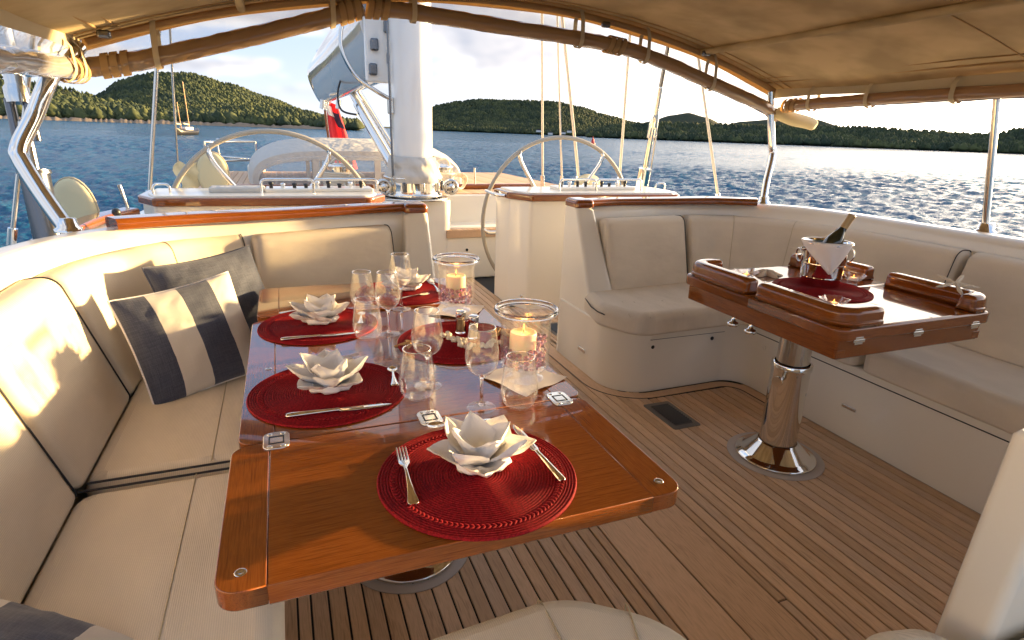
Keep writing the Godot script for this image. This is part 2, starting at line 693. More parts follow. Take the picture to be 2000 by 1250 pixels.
	m = mat("paper", lin(0.74, 0.70, 0.68), 0.9)
	m = mat("candle", lin(0.80, 0.68, 0.44), 0.45)
	m.subsurf_scatter_enabled = true; m.subsurf_scatter_strength = 0.5
	m = mat("flame", Color(1.0, 0.75, 0.35), 1.0)
	m.emission_enabled = true; m.emission = Color(1.0, 0.62, 0.25); m.emission_energy_multiplier = 0.5
	m = mat("glass", Color(1, 1, 1, 0.0), 0.0)
	m.refraction_enabled = true; m.refraction_scale = 0.05
	m.transparency = BaseMaterial3D.TRANSPARENCY_ALPHA
	m = mat("glass_wall", Color(1, 1, 1, 0.022), 0.0)
	m.transparency = BaseMaterial3D.TRANSPARENCY_ALPHA
	m = mat("crystal", Color(1, 1, 1, 0.0), 0.0)
	m.refraction_enabled = true; m.refraction_scale = 0.055
	m.transparency = BaseMaterial3D.TRANSPARENCY_ALPHA
	m = mat("bead_violet", Color(0.80, 0.62, 0.70, 0.0), 0.0)
	m.refraction_enabled = true; m.refraction_scale = 0.05
	m.transparency = BaseMaterial3D.TRANSPARENCY_ALPHA
	m = mat("bead_clear", Color(0.95, 0.88, 0.90, 0.0), 0.0)
	m.refraction_enabled = true; m.refraction_scale = 0.05
	m.transparency = BaseMaterial3D.TRANSPARENCY_ALPHA
	m = mat("bottle_glass", lin(0.012, 0.016, 0.008), 0.04)
	m.clearcoat_enabled = true; m.clearcoat_roughness = 0.02
	m = mat("bottle_foil", lin(0.42, 0.29, 0.14), 0.35, 0.3)
	m = mat("shell", lin(0.74, 0.66, 0.54), 0.7)
	m = mat("starfish_tan", lin(0.50, 0.29, 0.12), 0.85)
	m.heightmap_enabled = true; m.heightmap_texture = noise_tex(256, 256, 0.05, 2, [], 71, FastNoiseLite.TYPE_CELLULAR); m.heightmap_scale = 0.4
	tri_map(m, Vector3.ONE * 12.0, false)
	m = mat("starfish_white", lin(0.72, 0.64, 0.52), 0.85)
	m.heightmap_enabled = true; m.heightmap_texture = M.starfish_tan.heightmap_texture; m.heightmap_scale = 0.4
	tri_map(m, Vector3.ONE * 12.0, false)
	m = mat("pepper", lin(0.22, 0.14, 0.08), 0.8)
	m = mat("salt", lin(0.62, 0.60, 0.57), 0.8)
	m = mat("denim", Color.WHITE, 0.9)
	m.albedo_texture = weave_image(false)
	m.rim_enabled = true; m.rim = 0.4
	m = mat("denim_stripe", Color.WHITE, 0.9)
	m.albedo_texture = weave_image(true)
	m.rim_enabled = true; m.rim = 0.4
	m = mat("ensign_red", lin(0.55, 0.03, 0.04), 0.8)
	m.backlight_enabled = true; m.backlight = Color(0.6, 0.05, 0.05)
	m = mat("ensign_dark", lin(0.03, 0.02, 0.05), 0.8)
	m = mat("vent_dark", lin(0.02, 0.02, 0.02), 0.5)
	m = mat("vent_slat_duct_shade", lin(0.07, 0.065, 0.06), 0.35, 0.6)  # metal of the vent slats, also the painted dark of the duct below
	m = mat("vent_frame", lin(0.16, 0.14, 0.12), 0.35, 0.4)
	m = mat("vent_frame_pale", lin(0.45, 0.38, 0.32), 0.5)
	m = mat("screen_black", lin(0.01, 0.01, 0.012), 0.1)
	# outside
	m = mat("water", lin(0.008, 0.078, 0.155), 0.14)
	m.metallic_specular = 0.075
	m.normal_enabled = true
	m.normal_texture = noise_tex(1024, 1024, 0.012, 5, [], 90, FastNoiseLite.TYPE_SIMPLEX_SMOOTH, true, 9.0)
	m.normal_scale = 1.0
	m.normal_scale = 1.7
	tri_map(m, Vector3(0.30, 0.30, 0.46))
	m = mat("forest_floor", lin(0.03, 0.042, 0.013), 0.95)
	m.albedo_texture = noise_tex(512, 512, 0.02, 4, [[0.2, Color(0.5, 0.55, 0.5)], [0.7, Color(1, 1, 1)]], 95)
	tri_map(m, Vector3.ONE * 0.01)
	m = mat("tree", Color.WHITE, 0.9)
	m.vertex_color_use_as_albedo = true
	m = mat("rock_shore", lin(0.20, 0.15, 0.105), 0.9)
	m = mat("house_white", lin(0.7, 0.68, 0.64), 0.7)
	m = mat("hull_dark", lin(0.02, 0.02, 0.025), 0.4)
	m = mat("spar_wood", lin(0.50, 0.28, 0.12), 0.5)
	m = mat("buoy_red", lin(0.6, 0.04, 0.03), 0.5)

# ---------------------------------------------------------------- sea and shores
func sea_az(px: float, py: float) -> Vector3:      # azimuth, elevation of a pixel over the sea's own level, relative to its plane at the eye
	var r: Vector3 = SEA.basis.inverse() * ray(px, py)
	return Vector3(atan2(r.x, -r.z), asin(r.y), 0)

func sea_point(az: float, d: float, h: float) -> Vector3:
	return SEA * Vector3(sin(az) * d, h, -cos(az) * d)

func make_sea():
	var f := FastNoiseLite.new()
	f.seed = 4; f.frequency = 1.0; f.noise_type = FastNoiseLite.TYPE_SIMPLEX_SMOOTH; f.fractal_octaves = 1; f.fractal_type = FastNoiseLite.FRACTAL_NONE
	var a0 := deg_to_rad(-50.0)
	var a1 := deg_to_rad(92.0)
	var na := 760
	var rads := [2.5]
	while rads[-1] < 160.0: rads.append(rads[-1] * 1.0105)
	while rads[-1] < 420.0: rads.append(rads[-1] * 1.022)
	while rads[-1] < 9000.0: rads.append(rads[-1] * 1.25)
	var rows := []
	for r in rads:
		var row := PackedVector3Array()
		var fade := 1.0 if r < 420.0 else 0.0
		var big := clampf(r / 30.0, 0.6, 1.6)
		var gust := 1.0
		for j in na + 1:
			var a := lerpf(a0, a1, float(j) / na)
			var x: float = sin(a) * r
			var z: float = -cos(a) * r
			var y := 0.0
			if fade > 0:
				var u := x * 0.8 + z * 0.6
				var w := -x * 0.6 + z * 0.8
				gust = 0.75 + 0.7 * f.get_noise_2d(x * 0.012 + 3.0, z * 0.02)
				y = 0.060 * big * f.get_noise_2d(u * 0.45, w * 0.80) + 0.050 * f.get_noise_2d(u * 1.2 + 40.0, w * 2.1)
				if r < 90.0: y += 0.024 * f.get_noise_2d(u * 2.8, w * 4.2 + 9.0)
				y *= gust
			row.append(Vector3(x, y, z))
		rows.append(row)
	var mb := MB.new().set_xf(SEA)
	mb.grid(rows, false, null, true)
	# the rest of the round sea, outside the frame
	var rest := []
	for r in [2.5, 60.0, 420.0, 9000.0]:
		var row := PackedVector3Array()
		for j in 41:
			var a := lerpf(a1, a0 + TAU, j / 40.0)
			row.append(Vector3(sin(a) * r, 0, -cos(a) * r))
		rest.append(row)
	mb.grid(rest, false, null, true)
	structure(put(mb, "sea", M.water), "dark blue rippled bay water")

func interp(tab: Array, x: float) -> float:
	if x <= tab[0][0]: return tab[0][1]
	for k in tab.size() - 1:
		if x <= tab[k + 1][0]:
			var t: float = (x - tab[k][0]) / (tab[k + 1][0] - tab[k][0])
			t = t * t * (3 - 2 * t) * 0.5 + t * 0.5
			return lerpf(tab[k][1], tab[k + 1][1], t)
	return tab[-1][1]

var tree_mesh: ArrayMesh
func make_tree_mesh():
	rng.seed = 77
	var rows := []
	var prof := [[0.05, 0.0], [0.46, 0.16], [0.50, 0.36], [0.36, 0.62], [0.20, 0.84], [0.02, 1.0]]
	for p in prof:
		var row := PackedVector3Array()
		for j in 7:
			var a: float = TAU * j / 7 + p[1] * 1.3
			var r: float = p[0] * rng.randf_range(0.72, 1.25)
			row.append(Vector3(cos(a) * r, p[1] + rng.randf_range(-0.04, 0.04), sin(a) * r))
		rows.append(row)
	var mb := MB.new()
	mb.grid(rows, true)
	tree_mesh = mb.mesh()

# a hill read off its skyline: tab holds [pixel x, pixel y of the top]; the crest lies at d_top, the shore at d_shore
func hill(called: String, label: String, tab: Array, d_shore: float, d_top: float, ground: Material, trees := {}, rough := 0.06):
	var f := FastNoiseLite.new()
	f.seed = int(d_top); f.frequency = 1.0 / (d_top * 0.12); f.fractal_octaves = 4
	var ns := 90
	var nr := 22
	var rows := []
	var x0: float = tab[0][0]
	var x1: float = tab[-1][0]
	var azs := []
	var tops := []
	for j in ns + 1:
		var px := lerpf(x0, x1, float(j) / ns)
		var s := sea_az(px, interp(tab, px))
		azs.append(s.x)
		tops.append(maxf(1.0, d_top * tan(s.y) + (EYE.y - SEA_Y) - trees.get("h", 0.0) * 0.75))
	var surf := func(aj: float, t: float) -> Vector3:        # aj: 0..1 along the skyline, t: 0 shore, 1 crest, past 1 behind
		var q := aj * ns
		var k := mini(int(q), ns - 1)
		var az: float = lerpf(azs[k], azs[k + 1], q - k)
		var top: float = lerpf(tops[k], tops[k + 1], q - k)
		var d := lerpf(d_shore, d_top, t)
		var s := clampf(t, 0.0, 1.0)
		var up := s * (0.55 + 0.45 * s) if t <= 1.0 else 1.0 - (t - 1.0) * (t - 1.0) * 0.8
		var p := Vector2(sin(az), cos(az)) * d
		var bump := f.get_noise_2d(p.x, p.y) * rough * 4.0 * s * (1.0 - s)
		return Vector3(sin(az) * d, maxf(0.0, top * (up + bump)) + (0.6 if t > 0.0 else -1.0), -cos(az) * d)
	for i in nr + 1:
		var row := PackedVector3Array()
		for j in ns + 1:
			row.append(surf.call(float(j) / ns, -0.01 if i == 0 else 1.7 * (i - 1) / (nr - 1)))
		rows.append(row)
	var mb := MB.new().set_xf(SEA)
	mb.grid(rows, false, null, true)
	structure(put(mb, called, ground), label)
	if trees.is_empty(): return
	rng.seed = int(d_top) + 3
	var places := []
	var cols := PackedColorArray()
	var g := FastNoiseLite.new()
	g.seed = 9; g.frequency = 0.02
	for k in trees.n:
		var aj := rng.randf()
		var t: float = pow(rng.randf(), trees.get("bias", 1.0)) * 1.06 + 0.012
		var p: Vector3 = surf.call(aj, t)
		var hgt: float = trees.h * (0.45 + 1.05 * pow(rng.randf(), 1.5))
		if p.y + hgt > 1e9: continue
		var broad: bool = rng.randf() < trees.get("broad", 0.5)
		var wd := hgt * (rng.randf_range(0.9, 1.5) if broad else rng.randf_range(0.5, 0.75))
		var b := Basis(Vector3.UP, rng.randf() * TAU).scaled(Vector3(wd, hgt, wd))
		places.append(SEA * Transform3D(b, p - Vector3(0, 0.5, 0)))
		var mixv := clampf(0.5 + g.get_noise_2d(p.x, p.z) * 1.2 + rng.randf_range(-0.3, 0.3), 0, 1)
		var c0 := Color(0.012, 0.027, 0.010)
		var c1 := Color(0.058, 0.070, 0.018)
		cols.append(c0.lerp(c1, mixv * (1.0 if broad else 0.55)))
	var mm := MultiMesh.new()
	mm.transform_format = MultiMesh.TRANSFORM_3D
	mm.use_colors = true
	mm.mesh = tree_mesh
	mm.instance_count = places.size()
	for k in places.size():
		mm.set_instance_transform(k, places[k]); mm.set_instance_color(k, cols[k])
	var o := MultiMeshInstance3D.new()
	o.name = numbered("forest")
	add_child(o)
	o.multimesh = mm
	o.material_override = M.tree
	tag(o, trees.label, "forest")
	o.set_meta("kind", "stuff")

func make_shores():
	make_tree_mesh()
	hill("hill", "near wooded headland along the rocky shore", [[-500, 150], [-120, 158], [0, 172], [70, 182], [140, 192], [210, 200], [290, 213], [360, 222], [420, 214], [480, 213], [560, 216], [625, 227], [660, 240], [700, 245]], 430.0, 560.0, M.forest_floor,
		{"n": 8000, "h": 6.0, "broad": 0.6, "label": "sunlit mixed trees packed along the near headland", "bias": 0.8})
	hill("hill", "broad round wooded hill behind the headland", [[60, 215], [150, 205], [195, 186], [240, 156], [300, 143], [370, 144], [450, 165], [520, 190], [600, 218], [650, 233], [690, 244]], 640.0, 980.0, M.forest_floor,
		{"n": 24000, "h": 5.4, "broad": 0.5, "label": "green forest covering the broad round hill"})
	hill("hill", "dark distant ridge beyond the headland", [[-500, 150], [-100, 150], [0, 146], [60, 158], [120, 166], [190, 187], [240, 205]], 1500.0, 1700.0, M.forest_floor,
		{"n": 2500, "h": 9.0, "broad": 0.2, "label": "dark conifers on the distant ridge"})
	hill("hill", "faint low shore at the mouth of the bay", [[560, 246], [660, 243], [720, 246], [790, 247]], 2300.0, 2500.0, M.forest_floor)
	hill("hill", "long steep-ended wooded hill across the bay", [[800, 226], [835, 216], [850, 206], [895, 198], [940, 194], [1000, 196], [1080, 198], [1130, 208], [1190, 226], [1240, 240], [1320, 252]], 1150.0, 1500.0, M.forest_floor,
		{"n": 24000, "h": 6.0, "broad": 0.45, "label": "forest covering the long steep-ended hill"})
	hill("hill", "low dark wooded shore running along the bay", [[1150, 252], [1220, 244], [1290, 240], [1400, 244], [1530, 246], [1640, 249], [1720, 252], [1800, 257], [1900, 264], [1945, 263], [1990, 254], [2200, 235], [2500, 225]], 720.0, 860.0, M.forest_floor,
		{"n": 16000, "h": 5.8, "broad": 0.4, "label": "dark trees along the low shore across the bay"})
	hill("hill", "pointed far blue hill behind the low shore", [[1230, 246], [1270, 236], [1310, 224], [1345, 219], [1380, 228], [1420, 246]], 3200.0, 3600.0, M.forest_floor)
	hill("hill", "low flat far hill behind the low shore", [[1400, 246], [1450, 236], [1520, 231], [1590, 231], [1650, 248]], 3600.0, 4000.0, M.forest_floor)
	# rocky tide line of the near headland
	rng.seed = 31
	var rows := [PackedVector3Array(), PackedVector3Array(), PackedVector3Array()]
	for j in 240:
		var px := lerpf(-500, 660, j / 239.0)
		var az := sea_az(px, 240).x
		rows[0].append(Vector3(sin(az) * 424.0, -0.4, -cos(az) * 424.0))
		var h := rng.randf_range(0.7, 2.0)
		rows[1].append(Vector3(sin(az) * 427.0, h, -cos(az) * 427.0))
		rows[2].append(Vector3(sin(az) * 436.0, h + 0.8, -cos(az) * 436.0))
	var mb := MB.new().set_xf(SEA)
	mb.grid(rows, false, null, true)
	structure(put(mb, "rocky_shore", M.rock_shore), "pale rocky tide line below the headland trees")
	# cottages across the bay
	var k := 0
	for p in [[1075, 262], [1112, 258], [1158, 251], [1168, 259], [1100, 261], [1052, 257]]:
		var s := sea_az(p[0], p[1])
		var d := 1140.0 if p[0] < 1200 else 715.0
		var c := sea_point(s.x, d, maxf(1.0, d * tan(s.y) + 2.7))
		var t := thing("cottage", "tiny white waterside cottage among trees across the bay", "house", c, -s.x, "cottages on the far shore")
		var w := MB.new(); w.box(Vector3(0, 1.5, 0), Vector3(9, 3.6, 6)); put(w, "wall", M.house_white, t, true)
		var r := MB.new()
		var pr := PackedVector2Array([Vector2(-5, 0), Vector2(5, 0), Vector2(0, 2.6)])
		r.sweep(PackedVector3Array([Vector3(0, 3.3, 3.4), Vector3(0, 3.3, -3.4)]), pr)
		put(r, "roof", M.hull_dark, t, true)
		k += 1

func make_far_craft():
	var s := sea_az(366, 257)
	var d := 135.0
	var o := sea_point(s.x, d, 0.0)
	var t := thing("ketch", "dark-hulled two-masted wooden sailboat moored off the headland", "sailboat", o, PI / 2 - s.x - 0.38)
	var mb := MB.new()
	var rows := []
	for i in 13:
		var u := -1.0 + 2.0 * i / 12
		var w := 1.25 * pow(maxf(0.0, 1 - u * u), 0.55)
		var sheer := 0.85 + 0.45 * u * u
		rows.append(PackedVector3Array([Vector3(u * 5.2, sheer, w), Vector3(u * 5.0, 0.35, w * 0.92), Vector3(u * 4.6, -0.3, w * 0.4), Vector3(u * 4.6, -0.3, -w * 0.4), Vector3(u * 5.0, 0.35, -w * 0.92), Vector3(u * 5.2, sheer, -w)]))
	mb.grid(rows, true)
	put(mb, "hull", M.hull_dark, t, true)
	mb = MB.new(); mb.rbox(Vector3(-0.2, 1.15, 0), Vector3(3.6, 0.6, 1.3), 0.15); put(mb, "cabin", M.house_white, t, true)
	for q in [[1.2, 9.7, 0.11], [-2.6, 5.9, 0.09]]:
		mb = MB.new()
		mb.tube(PackedVector3Array([Vector3(q[0], 0.6, 0), Vector3(q[0] - 0.3, q[1], 0)]), q[2], 8)
		put(mb, "mast", M.spar_wood, t, true)
		mb = MB.new()
		mb.tube(PackedVector3Array([Vector3(q[0] - 0.05, 1.9, 0), Vector3(q[0] - 2.6, 2.1, 0)]), 0.14, 8)
		put(mb, "boom", M.canvas_cream, t, true)
	for q in [[5.0, 1.2, 1.2, 9.8], [-4.9, 1.2, -2.6, 6.0], [1.2, 1.0, 1.0, 9.0]]:
		mb = MB.new()
		mb.tube(PackedVector3Array([Vector3(q[0], q[1], 0.6 if q[0] == q[2] else 0.0), Vector3(q[2], q[3], 0)]), 0.025, 5)
		put(mb, "stay", M.dark_steel, t, true)
	# channel buoy
	s = sea_az(1158, 274)
	o = sea_point(s.x, 190.0, 0.0)
	var b := thing("channel_buoy", "small red conical buoy floating on the bay", "buoy", o)
	mb = MB.new()
	mb.lathe([[0.02, -0.4], [0.8, -0.3], [0.85, 0.3], [0.55, 0.45], [0.42, 1.3], [0.05, 2.1]], 14)
	put(mb, "body", M.buoy_red, b, true)
	mb = MB.new(); mb.ball(Vector3(0, 2.2, 0), Vector3(0.16, 0.16, 0.16), 8, 6)
	put(mb, "top_mark", M.buoy_red, b, true)

# ---------------------------------------------------------------- the yacht's own structure
const MID := 1.16                 # the yacht's centre line
func mir(p: Vector2) -> Vector2: return Vector2(2 * MID - p.x, p.y)
func mirror(a: Array) -> Array:
	var o := []
	for p in a: o.append(mir(p))
	return o
func v2(a: Array) -> Array:
	var o := []
	for k in range(0, a.size(), 2): o.append(Vector2(a[k], a[k + 1]))
	return o
func to3(a: PackedVector2Array, y: float) -> PackedVector3Array:
	var o := PackedVector3Array()
	for p in a: o.append(Vector3(p.x, y, p.y))
	return o

var plank_cache := {}
func plank_mesh(w: float, l: float, t: float) -> ArrayMesh:      # a board with eased top edges, origin at the middle of its underside
	var key := "%d_%d" % [int(w * 2000), int(l * 1000)]
	if plank_cache.has(key): return plank_cache[key]
	var mb := MB.new()
	var c := 0.0015
	var x := w / 2
	var z := l / 2
	mb.flat([Vector3(-x + c, t, -z + c), Vector3(x - c, t, -z + c), Vector3(x - c, t, z - c), Vector3(-x + c, t, z - c)], Vector3.UP)
	for s in [[1, 0], [-1, 0], [0, 1], [0, -1]]:
		var d := Vector3(s[0], 0, s[1])
		var e := Vector3(s[1], 0, s[0])
		var hd := x if s[0] != 0 else z
		var he := z if s[0] != 0 else x
		mb.flat([d * (hd - c) - e * (he - c) + Vector3(0, t, 0), d * (hd - c) + e * (he - c) + Vector3(0, t, 0), d * hd + e * he + Vector3(0, t - c, 0), d * hd - e * he + Vector3(0, t - c, 0)], (d + Vector3.UP).normalized())
		mb.flat([d * hd - e * he + Vector3(0, t - c, 0), d * hd + e * he + Vector3(0, t - c, 0), d * hd + e * he, d * hd - e * he], d)
	var m := mb.mesh()
	plank_cache[key] = m
	return m

func lay_plank(parent: Node, x0: float, x1: float, z0: float, z1: float, y: float, k: int):
	var gap := 0.006
	var w := x1 - x0 - gap
	var l := absf(z1 - z0) - gap
	part(parent, "plank", plank_mesh(w, l, 0.008), M["teak_%d" % (k % 4)], Transform3D(Basis(), Vector3((x0 + x1) / 2, y, (z0 + z1) / 2) - root_of(parent).position))

func make_deck():
	# black bedding with the planks on it
	var mb := MB.new()
	mb.plate(PackedVector2Array([Vector2(-0.3, 0.6), Vector2(2.6, 0.6), Vector2(2.6, -5.25), Vector2(-0.3, -5.25)]), -0.06, -0.0065)
	var deck := put(mb, "deck", M.caulk)
	structure(deck, "teak deck of narrow pale planks with black caulked seams")
	var xs := [-0.108, -0.062, -0.024]
	while xs[-1] < 0.93: xs.append(xs[-1] + 0.0505)
	rng.seed = 12
	var k := 0
	var ends := func(x: float) -> Array:
		var far_end := -5.22
		if x < 0.70: far_end = -2.46
		elif x > 1.62: far_end = -2.38 if x > 1.78 else -2.52
		return [0.5, far_end]
	for i in xs.size() - 1:
		var e: Array = ends.call((xs[i] + xs[i + 1]) / 2)
		var cut := rng.randf_range(-2.2, -1.9)
		if i % 3 == 1:
			lay_plank(deck, xs[i], xs[i + 1], e[0], cut, -0.008, k); lay_plank(deck, xs[i], xs[i + 1], cut, e[1], -0.008, k + 2)
		else:
			lay_plank(deck, xs[i], xs[i + 1], e[0], e[1], -0.008, k)
		k += 1 + rng.randi() % 2
	var xe: float = xs[-1]
	lay_plank(deck, xe, 0.972, 0.5, -5.22, -0.008, 1)
	lay_plank(deck, 0.972, 1.146, 0.5, -1.9, -0.008, 2)      # two broad hatch boards
	lay_plank(deck, 1.146, 1.327, 0.5, -1.9, -0.008, 0)
	var x := 0.972
	while x < 1.32:
		lay_plank(deck, x, x + 0.0507, -1.9, -5.22, -0.008, k); x += 0.0507; k += 1
	x = 1.327
	lay_plank(deck, x, x + 0.036, -1.02, -5.22, -0.008, 1)
	lay_plank(deck, x, x + 0.036, 0.5, -1.02, -0.008, 3)
	x += 0.036
	while x < 2.38:
		var e: Array = ends.call(x + 0.025)
		if x > 1.60 and x < 1.70: e[1] = -5.22 if x < 1.63 else -2.50
		lay_plank(deck, x, x + 0.0505, e[0], e[1], -0.008, k)
		x += 0.0505
		k += 1 + rng.randi() % 2
	lay_plank(deck, x, 2.43, 0.5, -2.38, -0.008, k)
	# planks on the strip of deck behind the right-hand bench and beyond the left-hand one, seen through the gangway
	for j in 10:
		lay_plank(deck, 1.64 + j * 0.0505, 1.64 + (j + 1) * 0.0505, -3.22, -4.2, -0.008, j)
	for j in 6:
		lay_plank(deck, 0.40 + j * 0.0505, 0.40 + (j + 1) * 0.0505, -3.22, -4.2, -0.008, j + 1)
	# curved border board round the foot of the right-hand bench
	var edge := rpoly(v2([1.585, -3.25, 1.585, -2.44, 2.415, -2.455, 2.415, -1.9]), [0.0, 0.24, 0.16, 0.0], 10)
	mb = MB.new()
	mb.sweep(to3(edge, 0.0), PackedVector2Array([Vector2(0.0, 0.0), Vector2(0.0, 0.003), Vector2(0.062, 0.003), Vector2(0.062, 0.0)]))
	put(mb, "border_plank", M.teak_2, deck)
	mb = MB.new()
	mb.sweep(to3(edge, 0.0), PackedVector2Array([Vector2(0.0625, 0.0), Vector2(0.0625, 0.0022), Vector2(0.067, 0.0022), Vector2(0.067, 0.0)]))
	put(mb, "seam", M.caulk, deck)
	# floor vents
	for v in [[1.77, -2.18, 0.16, 0.28, "dark rectangular floor vent set in the deck beside the curved bench"], [1.79, -3.58, 0.14, 0.30, "dark rectangular floor vent behind the white end panel near the helm console"]]:
		var t := thing("floor_vent", v[4], "vent", Vector3(v[0], 0, v[1]))
		var o := rpoly([Vector2(-v[2] / 2, -v[3] / 2), Vector2(v[2] / 2, -v[3] / 2), Vector2(v[2] / 2, v[3] / 2), Vector2(-v[2] / 2, v[3] / 2)], 0.012, 3)
		mb = MB.new(); mb.plate(o, 0.0, 0.004, 0.0015, 0, 2); put(mb, "frame", M.vent_frame, t, true)
		mb = MB.new(); mb.box(Vector3(0, 0.0044, 0), Vector3(v[2] * 0.66, 0.0010, v[3] * 0.78)); put(mb, "duct_shade_sheet", M.vent_slat_duct_shade, t, true)  # solid dark sheet: the shade down the duct, painted in below the slats
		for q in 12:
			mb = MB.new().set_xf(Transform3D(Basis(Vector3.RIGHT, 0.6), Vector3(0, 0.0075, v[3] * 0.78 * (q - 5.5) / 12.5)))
			mb.box(Vector3.ZERO, Vector3(v[2] * 0.66, 0.0012, 0.011)); put(mb, "slat", M.vent_slat_duct_shade, t, true)

func sec_back(h: float, lean: float, thick: float) -> PackedVector2Array:   # back cushion: x outward from the seat line, y up
	return rpoly([Vector2(0.0, 0.0), Vector2(lean, h), Vector2(lean + thick, h - 0.01), Vector2(thick, 0.0)], [0.02, 0.055, 0.03, 0.01], 6)

func back_cushion(label: String, path: PackedVector3Array, h := 0.42, lean := 0.11, thick := 0.11, seams := []):
	var c := Vector3.ZERO
	for p in path: c += p
	c /= path.size()
	var t := thing("back_cushion", label, "cushion", c)
	var fine := PackedVector3Array()
	for i in path.size() - 1:
		for k in 4: fine.append(path[i].lerp(path[i + 1], k / 4.0))
	fine.append(path[-1])
	var sec := sec_back(h, lean, thick)
	var mb := MB.new()
	mb.sweep(fine, sec, false, 0.028)
	put(mb, "pad", M.cushion, t)
	# dark piping round one end face
	for e in [0]:
		var p: Vector3 = fine[0] if e == 0 else fine[-1]
		var q: Vector3 = fine[1] if e == 0 else fine[-2]
		var d := (p - q).normalized()
		var tt := -d if e == 0 else d
		var rt := tt.cross(Vector3.UP)
		var loop := PackedVector3Array()
		for s in sec:
			loop.append(p - d * 0.012 + rt * (s.x * 0.985 + 0.001) + Vector3.UP * (s.y * 0.992 + 0.002))
		mb = MB.new(); mb.tube(loop, 0.0024, 6, true)
		put(mb, "piping", M.piping, t)
	for s in seams:
		var i := clampi(int(s * (fine.size() - 1)), 1, fine.size() - 2)
		var tt: Vector3 = (fine[i + 1] - fine[i - 1]).normalized()
		var rt := tt.cross(Vector3.UP)
		var l := PackedVector3Array()
		for j in range(3, 14):
			if j < sec.size(): l.append(fine[i] + rt * (sec[j].x - 0.0006) + Vector3.UP * (sec[j].y + 0.0006))
		mb = MB.new(); mb.tube(l, 0.0016, 5)
		put(mb, "seam", M.webbing, t)
	return t

func seat_cushion(label: String, outline: PackedVector2Array, y0: float, y1: float, piping_on := [], seam := []):
	var c := Vector2.ZERO
	for p in outline: c += p
	c /= outline.size()
	var t := thing("seat_cushion", label, "cushion", Vector3(c.x, y0, c.y))
	var mb := MB.new()
	mb.plate(outline, y0, y1, 0.045, 0.02, 6)
	put(mb, "pad", M.cushion, t)
	for l in piping_on:
		mb = MB.new(); mb.tube(l, 0.0032, 6)
		put(mb, "piping", M.piping, t)
	for l in seam:
		mb = MB.new(); mb.tube(l, 0.0016, 5)
		put(mb, "seam", M.webbing, t)
	return t

